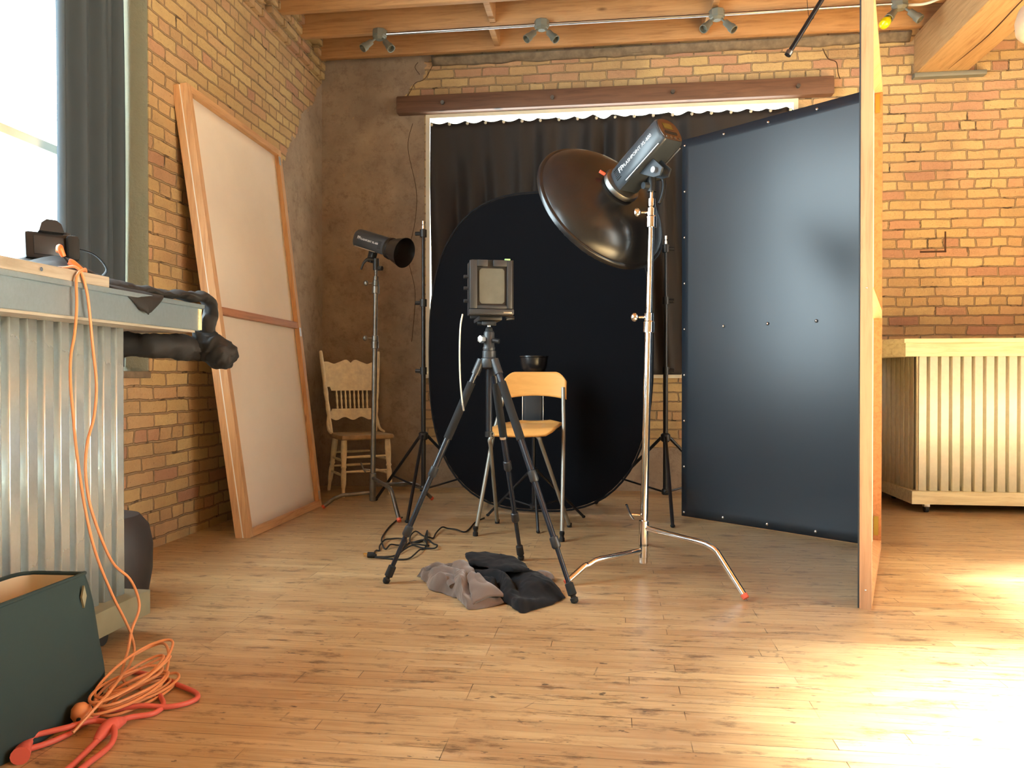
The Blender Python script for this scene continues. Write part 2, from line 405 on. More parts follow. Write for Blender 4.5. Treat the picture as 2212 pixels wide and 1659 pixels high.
def crumple(m, amp, fr):
    for v in m.bm.verts:
        q = V(v.co)
        v.co = q + V((noise.noise(q * fr), noise.noise(q * fr + V((7, 3, 1))), noise.noise(q * fr + V((2, 9, 5))))) * amp
def tag(o, label, cat, group=None):
    o['label'] = label; o['category'] = cat
    if group: o['group'] = group
    return o
def thing(name, loc, label, cat, group=None):
    o = bpy.data.objects.new(name, None); COL.objects.link(o); o.location = loc
    o.empty_display_size = 0.05
    return tag(o, label, cat, group)
def struct(o): o['kind'] = 'structure'; return o
def lerp(a, b, t): return V(a) + (V(b) - V(a)) * t
def lettering(text, size, m, mat, parent):
    c = bpy.data.curves.new('lettering', 'FONT'); c.body = text; c.size = size; c.extrude = 0.0004; c.align_x = 'CENTER'; c.align_y = 'CENTER'
    c.materials.append(mat)
    tmp = bpy.data.objects.new('tmp', c); COL.objects.link(tmp)
    me = bpy.data.meshes.new_from_object(tmp.evaluated_get(bpy.context.evaluated_depsgraph_get()))
    bpy.data.objects.remove(tmp); bpy.data.curves.remove(c)
    o = bpy.data.objects.new('lettering', me); COL.objects.link(o); o.parent = parent
    base = V((0, 0, 0)); q = parent
    while q: base += q.location; q = q.parent
    o.matrix_local = Matrix.Translation(-base) @ m
    return o

# ------------------------------------------------------------------ room shell
XL, XR, YB, YF, ZC = -2.40, 5.20, 6.20, -3.40, 3.80
T = 0.36
def wall(name, mat, plane, u0, u1, holes, z1=ZC + 0.15):
    mb = MB()
    us = sorted({u0, u1, *[h[0] for h in holes], *[h[1] for h in holes]}); zs = sorted({0.0, z1, *[h[2] for h in holes], *[h[3] for h in holes]})
    for a, b in zip(us, us[1:]):
        for c, d in zip(zs, zs[1:]):
            if any(h[0] <= a and b <= h[1] and h[2] <= c and d <= h[3] for h in holes): continue
            ax, p0, p1 = plane
            if ax == 'x': mb.box((p0, a, c), (p1, b, d))
            else: mb.box((a, p0, c), (b, p1, d))
    return struct(mb.build(name, mat, smooth=False))
wall('wall_back', M['brick_back'], ('y', YB, YB + T), XL - T, XR + T, [(-1.51, 1.44, 0.93, 3.07)])
wall('wall_left', M['brick_left'], ('x', XL - T, XL), YF, YB, [(1.35, 3.76, 0.93, 3.43), (-2.2, 0.2, 0.93, 3.43)])  # second opening belongs to the added fill window
wall('wall_right', M['brick'], ('x', XR, XR + T), YF, YB, [(0.0, 2.1, 0.9, 3.4), (2.25, 3.5, 0.9, 2.65)])
wall('wall_front', M['brick'], ('y', YF - T, YF), XL - T, XR + T, [])
struct(MB().box((XL - T, YF - T, -0.12), (XR + T, YB + T, 0.0)).build('floor', M['floor'], smooth=False))

# ceiling: boards, joists, blocking
ceil = struct(MB().box((XL - T, YF - T, ZC), (XR + T, YB + T, ZC + 0.12)).build('ceiling', M['deck'], smooth=False))
jy = [6.05 - 0.40 * i for i in range(23)]
for y in jy:
    x1 = 2.62
    MB().box((XL - 0.02, y, 3.51), (XR + 0.02, y + 0.05, ZC), 0.004).build('joist', M['joist'], ceil)
for i, y in enumerate(jy[:-1]):
    for bx in ((-0.93 + 0.04 * (i % 2), 0.66 + 0.05 * (i % 2)) if i else (0.69,)):
        MB().box((bx, y - 0.35, 3.53), (bx + 0.045, y, ZC), 0.003).build('blocking', M['joist'], ceil)
MB().box((-0.915, 5.70, 3.53), (-0.87, 6.05, ZC), 0.003).build('blocking', M['joist'], ceil)
# rough mortar bed and ragged bricks where the last joist meets the walls
mb = MB()
def bed(u, v):
    x = -1.45 + u * 3.7; w = noise.noise(V((x * 6, v * 3, 2))) * 0.02
    return (x, YB - 0.004 - 0.06 * math.sin(v * math.pi / 2) * (0.75 + w * 9), 3.462 + v * 0.055 + w * (1 - v))
mb.grid(bed, 90, 5); struct(mb.build('trim_1', M['mortar'], solid=0.02))
mb = MB()
for j, z in enumerate((3.38, 3.455, 3.53, 3.605, 3.68)):
    y0 = 3.2
    while y0 < 6.15:
        d = 0.03 + 0.012 * j + random.uniform(0, 0.014)
        L = random.choice((0.20, 0.20, 0.10))
        if not (random.random() < 0.10 and y0 < 5.9): mb.box((XL - 0.02, y0, z), (XL + d, min(y0 + L, 6.17), z + 0.063), 0.006)
        y0 += L + 0.012
struct(mb.build('trim_2', M['brick_left']))
# lintel over the back window
lt = struct(MB().box((-1.74, YB - 0.075, 3.065), (1.69, YB + 0.25, 3.205), 0.012).build('trim_3', M['lintel']))
for bx, bz in ((-1.35, 3.13), (-0.46, 3.13), (0.48, 3.13), (1.42, 3.13)):
    MB().cyl((bx, YB - 0.10, bz), (bx, YB - 0.06, bz), 0.016, n=6).build('bolt', M['steel'], lt)
# timber girder running towards the camera, on its steel plate
gb = struct(MB().box((2.285, YF, 3.20), (2.655, YB + 0.12, 3.50), 0.012).build('ceiling_beam', M['beam']))
mb = MB(); pts = [(2.49 + 0.02 * math.sin(t * 1.7) + 0.006 * math.sin(t * 9), 6.1 - t * 0.55, 3.198) for t in range(14)]
mb.tube(pts, [0.001] + [0.005] * 12 + [0.001], n=6, flat=0.5); mb.build('crack_line', M['crack'], gb)
MB().box((2.27, YB - 0.06, 3.165), (2.78, YB + 0.1, 3.20), 0.004).build('bearing_plate', M['grey_box'], gb)

mb = MB(); mb.box((2.335, YB - 0.004, 1.853), (2.522, YB + 0.01, 1.866)); mb.box((2.510, YB - 0.004, 1.86), (2.520, YB + 0.01, 2.01))
mb.tube([(1.62, YB, 3.44), (1.66, YB - 0.001, 3.36), (1.72, YB, 3.33), (1.735, YB, 3.24), (1.75, YB, 3.20)], 0.006, n=6, flat=0.5)
for pts in ([(-1.70, 3.215), (-1.655, 3.24), (-1.60, 3.33), (-1.52, 3.36), (-1.45, 3.47)], [(-1.62, 3.0), (-1.66, 2.8), (-1.59, 2.45), (-1.60, 2.2), (-1.655, 1.9), (-1.60, 1.6), (-1.63, 1.2)], [(-1.56, 3.40), (-1.60, 3.46), (-1.575, 3.50)]):
    mb.tube([(x, YB, z) for x, z in pts], 0.0035, n=6, flat=0.6)
struct(mb.build('trim_6', M['crack'], smooth=False))
# windows
def sash(name, plane, u0, u1, z0, z1, rails, muntins, w=0.06):
    ax, p = plane; mb = MB()
    def bx(a, b, c, d, t=0.045):
        if ax == 'x': mb.box((p - t / 2, a, c), (p + t / 2, b, d), 0.004)
        else: mb.box((a, p - t / 2, c), (b, p + t / 2, d), 0.004)
    bx(u0, u0 + w, z0, z1); bx(u1 - w, u1, z0, z1); bx(u0 + w, u1 - w, z0, z0 + w); bx(u0 + w, u1 - w, z1 - w, z1)
    for r in rails: bx(u0 + w, u1 - w, r - 0.022, r + 0.022, 0.06)
    for m in muntins: bx(m - 0.018, m + 0.018, z0 + w, z1 - w, 0.04)
    o = struct(mb.build(name, M['white_frame']))
    g = MB()
    if ax == 'x': g.box((p - 0.003, u0 + w, z0 + w), (p + 0.003, u1 - w, z1 - w))
    else: g.box((u0 + w, p - 0.003, z0 + w), (u1 - w, p + 0.003, z1 - w))
    g.build('glass', M['glass'], o, smooth=False)
    return o
sash('window_1', ('x', -2.68), 1.35, 3.76, 0.93, 3.43, [2.0], [])
sash('window_2', ('y', 6.44), -1.51, 1.44, 0.93, 3.07, [2.2], [-0.53, 0.46], 0.05)
for i, (y0, y1, z1) in enumerate(((0.0, 2.1, 3.4), (2.25, 3.5, 2.65))): sash('window_%d' % (3 + i), ('x', 5.42), y0, y1, 0.9, z1, [1.85], [])
sash('window_5', ('x', -2.68), -2.2, 0.2, 0.93, 3.43, [2.0], [])  # unseen extra window, added to fill the room with cool light
# cream lining and sill of the back window
mb = MB(); mb.box((-1.51, YB - 0.005, 0.93), (-1.475, 6.41, 3.07)); mb.box((1.405, YB - 0.005, 0.93), (1.44, 6.41, 3.07))
mb.box((-1.475, YB - 0.005, 3.035), (1.405, 6.41, 3.07)); mb.box((-1.53, YB - 0.03, 0.90), (1.46, 6.41, 0.935))
struct(mb.build('trim_4', M['white_frame'], smooth=False))
# stone sill of the left window
struct(MB().box((XL - T + 0.03, 1.35, 0.90), (XL + 0.01, 3.76, 0.935), 0.004).build('trim_5', M['mortar']))

# ------------------------------------------------------------------ hinged folding flat (black front, white back)
vf = thing('folding_flat', (1.36, 4.33, 0), 'tall hinged two-leaf flat, black facing the camera, pine frame edge-on', 'flat')
Hf = 2.445
A, B, N = V((0.463, 5.103, 0)), V((1.391, 4.317, 0)), V((0.964, 3.140, 0))
d1 = (B - A).normalized(); n1 = V((d1.y, -d1.x, 0))           # towards the camera
Lw = (B - A).length
def W1(u, z, t): return A + d1 * (u * Lw) + n1 * t + V((0, 0, z))
def slab(mb, F, u0, u1, z0, z1, t0, t1):
    return mb.hexa([F(u0, z0, t0), F(u1, z0, t0), F(u1, z0, t1), F(u0, z0, t1), F(u0, z1, t0), F(u1, z1, t0), F(u1, z1, t1), F(u0, z1, t1)])
mb = MB()
def vin(u, v):
    bulge = 0.0025 * math.sin(u * math.pi) * math.sin(v * math.pi) + 0.0015 * noise.noise(V((u * 3, v * 5, 1)))
    return W1(u, 0.004 + v * (Hf - 0.006), 0.002 + bulge)
mb.grid(vin, 24, 40); bb = mb.build('black_sheet', M['vinyl'], vf, solid=0.004)
for i, z in enumerate([0.03 + 0.2965 * k for k in range(9)]):
    MB().ball(tuple(W1(0.018, z, 0.006)), 0.009, seg=10).build('rivet', M['metal_dot'], bb)
for u in (0.255, 0.50, 0.745):
    for z in (0.035, 1.222, Hf - 0.035): MB().ball(tuple(W1(u, z, 0.007)), 0.010, seg=10).build('rivet', M['metal_dot'], bb)
for u0, u1 in ((0, 0.04), (0.96, 1.0)): slab(MB(), W1, u0, u1, 0, Hf, -0.045, -0.002).build('frame_post', M['pine'], vf, smooth=False)
for z0 in (0, 1.20, Hf - 0.045): slab(MB(), W1, 0.04, 0.96, z0, z0 + 0.045, -0.045, -0.002).build('frame_rail', M['pine_y'], vf, smooth=False)
d2 = (N - B).normalized(); n2 = V((-d2.y, d2.x, 0))            # out of the right-hand face
if n2.x < 0: n2 = -n2
L2 = (N - B).length
def W2(u, z, t): return B + d2 * (u * L2) + n2 * t + V((0, 0, z))
slab(MB(), W2, 0.0, 1.0, 0.003, Hf, -0.006, -0.001).build('black_sheet', M['vinyl'], vf, smooth=False)
slab(MB(), W2, 0.03, 0.97, 0.003, Hf, -0.001, 0.003).build('white_sheet', M['white_paint'], vf, smooth=False)
np_ = slab(MB(), W2, 0.964, 1.0, 0.0, Hf, 0.0, 0.043).build('frame_post', M['pine_toned_down'], vf, smooth=False)
for z in (0.075, 1.25): MB().ball(tuple(W2(1.0, z, 0.022)), 0.004, (1, 1, 1), 8).build('screw', M['metal_dot'], np_)
fp = slab(MB(), W2, 0.0, 0.036, 0.0, Hf, 0.0, 0.043).build('frame_post', M['pine_red'], vf, smooth=False)
for z0 in (0.0, 1.215, Hf - 0.043): slab(MB(), W2, 0.036, 0.964, z0, z0 + 0.043, 0.0, 0.043).build('frame_rail', M['pine_y'], vf, smooth=False)
for z0 in (0.07, Hf - 0.15): slab(MB(), W2, 0.037, 0.040, z0, z0 + 0.10, 0.008, 0.03).build('hinge', M['brass'], vf, smooth=False)

# ------------------------------------------------------------------ white flat leaning on the left wall
lf = thing('diffusion_flat', (-2.01, 4.62, 0), 'tall white cloth flat in a pine frame leaning on the brick wall', 'flat')
c00, c10, c01, c11 = V((-2.005, 4.088, 0.002)), V((-2.010, 5.180, 0.002)), V((-2.322, 3.991, 2.533)), V((-2.320, 5.209, 2.510))
nl = ((c10 - c00).cross(c01 - c00)).normalized()
if nl.x < 0: nl = -nl
def PL(u, v, t): return lerp(lerp(c00, c10, u), lerp(c01, c11, u), v) + nl * t
for u0, u1 in ((0, 0.036), (0.962, 1.0)):
    po = slab(MB(), PL, u0, u1, 0, 1, -0.040, 0.0).build('frame_post', M['pine'], lf, smooth=False)
    slab(MB(), PL, u0, u1, 0, 1, -0.088, -0.048).build('frame_post', M['pine'], lf, smooth=False)
slab(MB(), PL, 0.002, 0.998, 0.001, 0.999, -0.048, -0.040).build('cloth_hem', M['white_paint'], lf, smooth=False)
for v0, v1 in ((0, 0.017), (0.983, 1)):
    slab(MB(), PL, 0.036, 0.962, v0, v1, -0.040, 0.0).build('frame_rail', M['pine_y'], lf, smooth=False)
    slab(MB(), PL, 0.036, 0.962, v0, v1, -0.088, -0.048).build('frame_rail', M['pine_y'], lf, smooth=False)
slab(MB(), PL, 0.036, 0.962, 0.497, 0.514, -0.034, -0.004).build('middle_rail', M['pine_red'], lf, smooth=False)
mb = MB()
mb.grid(lambda u, v: PL(0.03 + u * 0.935, 0.01 + v * 0.98, -0.032 + 0.004 * math.sin(u * 17) * math.sin(v * math.pi) * (0.5 + 0.5 * noise.noise(V((u * 4, v, 0))))), 40, 30)
mb.build('cloth', M['white_cloth'], lf, solid=0.002)
for u, v in ((0.935, 0.955), (0.945, 0.475), (0.945, 0.02)):
    slab(MB(), PL, u + 0.018, u + 0.044, v, v + 0.024, 0.0005, 0.002).build('corner_bracket', M['conduit'], lf, smooth=False)

# ------------------------------------------------------------------ oval black screen and its two stands
sc = MB()
def screen_pt(a, r, t):
    e = 2.7; ca, sa = math.cos(a), math.sin(a)
    rx, rz = 0.765, 1.075
    x = rx * math.copysign(abs(ca) ** (2 / e), ca) * r; z = rz * math.copysign(abs(sa) ** (2 / e), sa) * r
    c = V((-0.480, 5.078, 1.078)); dx = V((0.996, -0.090, 0)); dz = V((0.004, 0.012, 1))
    return c + dx * x + dz * z + V((0.09, 0.996, 0)) * t
n = 72
sc.rings([[screen_pt(2 * math.pi * j / n, r, t) for j in range(n)] for r, t in ((0.02, 0.0), (0.5, 0.002), (0.975, 0.0), (0.975, 0.010), (0.5, 0.008), (0.02, 0.008))])
so = sc.build('oval_screen', M['black_rough']); tag(so, 'large oval black cloth screen standing behind the stool', 'screen')
MB().tube([screen_pt(2 * math.pi * j / 60, 0.985, 0.004) for j in range(61)], 0.007, n=8, smooth=False).build('rim_binding', M['black_cloth'], so)

def light_stand(cx, cy, feet, top, label, spread_z=0.50, knob_side=1):
    t = thing('light_stand', (cx, cy, 0), label, 'stand', 'black stands behind the oval screen')
    P = lambda z, dx=0, dy=0: (cx + dx, cy + dy, z)
    MB().cyl(P(0.12), P(0.95), 0.0165).build('lower_tube', M['stand'], t)
    MB().cyl(P(0.93), P(1.42), 0.0135).build('middle_tube', M['stand'], t)
    MB().cyl(P(1.40), P(top), 0.0105).build('upper_tube', M['stand'], t)
    for z in (0.95, 1.42, top - 0.03):
        c = MB().cyl(P(z - 0.025), P(z + 0.025), 0.024).build('collar', M['plastic'], t)
        MB().cyl(P(z, 0.01 * knob_side), P(z, 0.055 * knob_side), 0.014, n=8).build('knob', M['plastic'], c)
    MB().lathe([(0.010, 0), (0.010, 0.02), (0.006, 0.022), (0.006, 0.03), (0.009, 0.033), (0.009, 0.055)], P(top)).build('spigot', M['chrome'], t)
    MB().lathe([(0.02, -0.03), (0.032, -0.02), (0.032, 0.02), (0.02, 0.03)], P(spread_z)).build('leg_crown', M['plastic'], t)
    MB().lathe([(0.02, -0.02), (0.026, -0.012), (0.026, 0.012), (0.02, 0.02)], P(0.135)).build('brace_hub', M['plastic'], t)
    for fx, fy in feet:
        a = V(P(spread_z)); f = V((fx, fy, 0.012)); d = (f - a); h = V((d.x, d.y, 0)).normalized()
        l = MB().tube([a + h * 0.03, f], 0.011, n=10, smooth=False).build('leg', M['stand'], t)
        MB().ball(tuple(f), 0.014, (1.1, 1.1, 0.85), 10).build('foot_cap', M['rubber'], l)
        mid = a + d * 0.62
        MB().tube([V(P(0.135)) + h * 0.024, mid], 0.007, n=8, smooth=False).build('brace', M['stand'], t)
    return t
light_stand(-1.285, 5.20, [(-1.704, 5.454), (-1.250, 4.640), (-0.86, 5.46)], 1.93, 'black light stand at the oval screen edge beside the cream chair', knob_side=-1)
light_stand(0.368, 5.26, [(0.372, 4.70), (0.86, 5.50), (-0.10, 5.52)], 1.80, 'black light stand between the oval screen and the black flat')

# ------------------------------------------------------------------ curtain over the back window
cu = thing('blackout_curtain', (-0.02, YB, 2.95), 'dark brown black curtain tacked across the back wall window', 'curtain')
def ctop(x): return 2.952 - 0.020 * abs(math.sin((x + 1.46) / 0.147 * math.pi))
def curt(u, v):
    x = -1.445 + u * 2.93; zt = ctop(x); z = zt + 0.022 - v * (zt - 0.905)
    k = 0.35 + 0.65 * min(1, v * 4)
    ph = 2 * math.pi * (x + 1.46) / 0.147
    y = YB - 0.085 - k * (0.030 * math.sin(ph * 0.5 + 0.8 * math.sin(x * 7)) + 0.040 * math.sin(x * 31 + 1.8 * math.sin(v * 2.3 + x * 3)) + 0.040 * noise.noise(V((x * 9, v * 1.5, 0))))
    return (x, y, z)
MB().grid(curt, 220, 40).build('cloth', M['curtain'], cu, solid=0.003)
for i in range(21):
    x = -1.435 + i * 0.147
    MB().ball((x, YB - 0.112, ctop(x) + 0.002), 0.0125, seg=10).build('tack', M['pearl'], cu)

# curtain in the left window
lc = thing('window_curtain', (-2.55, 3.50, 0.94), 'slate blue dark curtain hanging inside the left window opening', 'curtain')
def lcur(u, v):
    y = 3.245 + u * 0.50 + 0.01 * v
    return (-2.545 + 0.030 * math.sin(u * 19 + 0.6 * math.sin(v * 3)) + 0.012 * math.sin(u * 41), y, 3.40 - v * 2.44)
MB().grid(lcur, 70, 20).build('cloth', M['curtain_blue'], lc, solid=0.004)

# ------------------------------------------------------------------ ceiling conduit and lampholders
mb = MB(); mb.tube([(-1.68, 5.615, 3.478), (-0.5, 5.615, 3.482), (0.75, 5.615, 3.480), (1.93, 5.615, 3.484)], 0.0115, n=12)
co = mb.build('conduit_pipe', M['conduit']); tag(co, 'thin steel conduit pipe running under the ceiling joists', 'conduit')
mb = MB(); mb.tube([(2.02, 5.615, 3.470), (2.12, 5.60, 3.462), (2.20, 5.58, 3.475), (2.27, 5.55, 3.50)], 0.009, n=10)
tag(mb.build('flexible_cable', M['white_cable']), 'pale flexible cable from the last lampholder to the girder', 'cable')
def fixture(x, label, bulb=False, spread=1.0):
    t = thing('twin_lampholder', (x, 5.615, 3.51), label, 'lampholder', 'twin lampholders on the ceiling conduit')
    MB().lathe([(0.052, 0.0), (0.056, -0.006), (0.056, -0.045), (0.048, -0.055)], (x, 5.615, 3.51), n=8).build('junction_box', M['grey_box'], t, smooth=False)
    MB().lathe([(0.050, -0.055), (0.050, -0.062), (0.028, -0.078), (0.001, -0.079)], (x, 5.60, 3.51), n=8).build('cover_plate', M['grey_box'], t, smooth=False)
    for s, dy in ((-1, -0.35), (1, -0.15)):
        ax = V((0.62 * s * spread, dy - 0.2, -0.78)).normalized(); o = V((x + 0.030 * s, 5.59, 3.435))
        MB().cyl(o, o + ax * 0.05, 0.008).build('swivel_arm', M['grey_box'], t)
        h = MB().lathe([(0.012, 0.035), (0.022, 0.04), (0.024, 0.09), (0.030, 0.10), (0.031, 0.135), (0.026, 0.136), (0.024, 0.10), (0.004, 0.098)], o, ax, n=20).build('lamp_socket', M['grey_box'], t)
        if bulb and s < 0:
            MB().lathe([(0.013, 0.10), (0.014, 0.135), (0.030, 0.16), (0.036, 0.19), (0.030, 0.22), (0.012, 0.235), (0.001, 0.237)], o, ax, n=20).build('bulb', M['yellow_glass'], h)
fixture(-1.72, 'grey twin lampholder at the end of the conduit by the plaster corner')
fixture(-0.50, 'grey twin lampholder second along the conduit from the plaster corner')
fixture(0.746, 'grey twin lampholder with empty sockets nearest the hanging pole')
fixture(1.975, 'grey twin lampholder holding a yellow bulb beside the folding flat', True)

# pole hung from the joists
hp = thing('hanging_pole', (1.45, 4.44, 3.51), 'dark metal pole hanging askew from the ceiling joists', 'pole')
p0, p1 = V((0.965, 4.372, 2.675)), V((1.465, 4.442, 3.492))
MB().cyl(p0, p1, 0.013).build('tube', M['stand'], hp)
MB().lathe([(0.012, -0.012), (0.018, -0.012), (0.019, 0.012), (0.012, 0.014), (0.011, -0.010)], p0, (p1 - p0)).build('end_ring', M['steel'], hp)
q = lerp(p0, p1, 0.24)
MB().tube([q + V((0.0, -0.014, -0.02)), q + V((0.016, 0, 0)), q + V((0, 0.014, 0.02)), q + V((-0.014, 0, 0.02)), q + V((-0.03, 0, 0.2)), q + V((-0.085, 0.0, 0.63))], 0.0016, n=6).build('wire', M['stand'], hp)
# pendant lamp at the right edge
pe = thing('pendant_lamp', (1.875, 3.68, 3.51), 'round grey pendant lamp hanging by the fir girder', 'lamp')
ax = V((-0.35, -0.25, -1)).normalized(); o = V((1.91, 3.70, 2.56))
MB().lathe([(0.03, -0.02), (0.055, 0.0), (0.092, 0.05), (0.094, 0.10), (0.082, 0.148), (0.05, 0.178), (0.001, 0.19)], o, ax, n=32).build('lamp_shade', M['grey_shade'], pe)
MB().tube([o - ax * 0.02, o + V((0.02, 0.01, 0.12)), (1.93, 3.71, 3.0), (1.93, 3.71, 3.51)], 0.006, n=8).build('cord', M['rubber'], pe)

# ------------------------------------------------------------------ strobe heads
def axes(d, up=(0, 0, 1)):
    z = V(d).normalized(); x = z.cross(V(up)).normalized(); y = x.cross(z)     # x right of travel, y up, z along
    return x, y, z
def frame(o, d, up=(0, 0, 1)):
    x, y, z = axes(d, up)
    return Matrix(((x.x, y.x, z.x, o[0]), (x.y, y.y, z.y, o[1]), (x.z, y.z, z.z, o[2]), (0, 0, 0, 1)))
def body_section(w, h, z, n=40, flat=0.78):
    pts = []
    for j in range(n):
        a = 2 * math.pi * j / n; e = 2.6
        u = w * math.copysign(abs(math.cos(a)) ** (2 / e), math.cos(a)); v = h * math.copysign(abs(math.sin(a)) ** (2 / e), math.sin(a))
        pts.append((u, max(v, -h * flat), z))
    return pts
def strobe_body(t, m, L, w, h):
    b = MB(); b.x = m
    b.rings([body_section(w * .90, h * .90, -L / 2), body_section(w, h, -L / 2 + 0.012), body_section(w, h, L / 2 - 0.07), body_section(w * .985, h * .985, L / 2 - 0.066), body_section(w * .985, h * .985, L / 2 - 0.012), body_section(w * .93, h * .93, L / 2)])
    bo = b.build('housing', M['strobe'], t)
    r = MB(); r.x = m; r.rings([body_section(w * .86, h * .86, -L / 2 - 0.004), body_section(w * .86, h * .86, -L / 2 + 0.003)])
    rp = r.build('rear_panel', M['panel_brown'], t)
    q = MB(); q.x = m; q.box((-w * .42, h * .12, -L / 2 - 0.006), (w * .35, h * .52, -L / 2 - 0.003)); q.build('display', M['lcd'], rp)
    q = MB(); q.x = m; q.box((-w * .5, -h * .28, -L / 2 - 0.007), (w * .5, -h * .10, -L / 2 - 0.003)); q.build('socket_slot', M['rubber'], rp)
    for i in range(4):
        q = MB(); q.x = m; q.cyl((-w * .55 + i * w * .36, -h * .55, -L / 2 - 0.008), (-w * .55 + i * w * .36, -h * .55, -L / 2 - 0.003), 0.006, n=10); q.build('button', M['steel'], rp)
    q = MB(); q.x = m
    for i in range(6): q.box((-w * 1.001, -h * .30 + i * h * .13, L / 2 - 0.055), (-w * .93, -h * .24 + i * h * .13, L / 2 - 0.025))
    for i in range(6): q.box((w * .93, -h * .30 + i * h * .13, L / 2 - 0.055), (w * 1.001, -h * .24 + i * h * .13, L / 2 - 0.025))
    q.build('vent_slots', M['rubber'], t)
    for s in (-1, 1):
        q = MB(); q.x = m; q.cyl((s * w * .93, -h * .74, -L / 2 + 0.03), (s * w * .93, -h * .74, L / 2 - 0.07), 0.003, n=8); q.build('side_trim', M['conduit'], t)
    return bo
def bracket(t, m, h, off, topz):
    # clamp under the housing, tilting on the stand spigot
    b = MB(); b.x = m; b.box((-0.026, -h * .78 - 0.075, off - 0.022), (0.026, -h * .76, off + 0.022), 0.004); b.build('bracket', M['plastic'], t)

# big strobe with the beauty dish
ax1 = V((-0.577, 0.652, -0.490)).normalized()
s1c = V((0.160, 3.600, 1.915))
st = thing('beauty_dish_strobe', tuple(s1c), 'charcoal strobe head with a large black dish on the chrome stand', 'studio light')
m1 = frame(s1c, ax1)
L1, w1, h1 = 0.34, 0.072, 0.078
hb = strobe_body(st, m1, L1, w1, h1)
b = MB(); b.x = m1
b.lathe([(0.062, L1 / 2 - 0.004), (0.092, L1 / 2 + 0.004), (0.096, L1 / 2 + 0.012), (0.096, L1 / 2 + 0.026), (0.088, L1 / 2 + 0.034), (0.070, L1 / 2 + 0.036)], n=40); b.build('mount_ring', M['steel'], st)
b = MB(); b.x = m1; z0 = L1 / 2 + 0.034
prof = [(0.080, 0.0), (0.096, 0.004), (0.150, 0.012), (0.223, 0.030), (0.285, 0.060), (0.329, 0.096), (0.350, 0.124), (0.353, 0.130), (0.364, 0.132), (0.368, 0.138), (0.369, 0.156), (0.364, 0.160)]
inner = [(0.358, 0.158), (0.346, 0.128), (0.279, 0.068), (0.150, 0.020), (0.078, 0.008)]
b.lathe([(r, z0 + z) for r, z in prof], n=72, caps=False); d_o = b.build('dish', M['dish'], st, sharp=50)
b = MB(); b.x = m1; b.lathe([(r, z0 + z) for r, z in [(0.364, 0.160)] + inner + [(0.001, 0.008)]], n=64, caps=False); b.build('dish_lining', M['dish_in'], d_o)
b = MB(); b.x = m1; b.lathe([(0.10, z0 + 0.07), (0.10, z0 + 0.075)], n=32); b.build('deflector', M['dish_in'], d_o)
b = MB(); b.x = m1; b.cyl((-0.085, 0.05, L1 / 2 + 0.016), (-0.110, 0.065, L1 / 2 + 0.016), 0.008); b.build('lock_button', M['red_tip'], st)
# tilt bracket and its handle
base = V((0.191, 3.648, 1.815))
b = MB(); b.x = m1; b.prism([(-h1 * .76, -0.055), (-h1 * .76, 0.045), (-h1 * .76 - 0.075, -0.015), (-h1 * .76 - 0.095, -0.050), (-h1 * .76 - 0.075, -0.080)], lambda u, v, tt: (tt, u, v), -0.030, -0.022); b.build('bracket', M['strobe'], st)
b = MB(); b.x = m1; b.prism([(-h1 * .76, -0.055), (-h1 * .76, 0.045), (-h1 * .76 - 0.075, -0.015), (-h1 * .76 - 0.095, -0.050), (-h1 * .76 - 0.075, -0.080)], lambda u, v, tt: (tt, u, v), 0.022, 0.030); b.build('bracket', M['strobe'], st)
b = MB(); b.x = m1; b.cyl((-0.045, -h1 * .76 - 0.055, -0.04), (0.05, -h1 * .76 - 0.055, -0.04), 0.014); b.build('pivot_bolt', M['metal_dot'], st)
MB().cyl((0.191, 3.648, 1.770), (0.191, 3.648, 1.850), 0.022).build('spigot_socket', M['plastic'], st)
hd = MB(); hd.tube([(0.205, 3.648, 1.83), (0.240, 3.645, 1.828), (0.246, 3.64, 1.79), (0.236, 3.635, 1.74), (0.222, 3.632, 1.71)], [0.012, 0.012, 0.010, 0.009, 0.007], n=10); hd.build('tilt_handle', M['plastic'], st)
MB().cyl((0.15, 3.625, 1.795), (0.178, 3.645, 1.797), 0.017, n=8).build('clamp_knob', M['strobe'], st)
# writing on the side of the housing that faces the room (-x side of the head)
def side_text(m, w, z0, v0, flip):
    x, y, z = (m.to_3x3() @ V((1, 0, 0))), (m.to_3x3() @ V((0, 1, 0))), (m.to_3x3() @ V((0, 0, 1)))
    c = m @ V((-w * 1.004, v0, z0)); n_ = -x; r_ = z * flip; u_ = n_.cross(r_)
    return Matrix(((r_.x, u_.x, n_.x, c.x), (r_.y, u_.y, n_.y, c.y), (r_.z, u_.z, n_.z, c.z), (0, 0, 0, 1)))
lettering('FLASHPOINT XL-600', 0.023, side_text(m1, w1, -0.022, 0.006, -1), M['white_text'], hb)
lettering('FP', 0.036, side_text(m1, w1, 0.098, 0.006, -1), M['white_text'], hb)

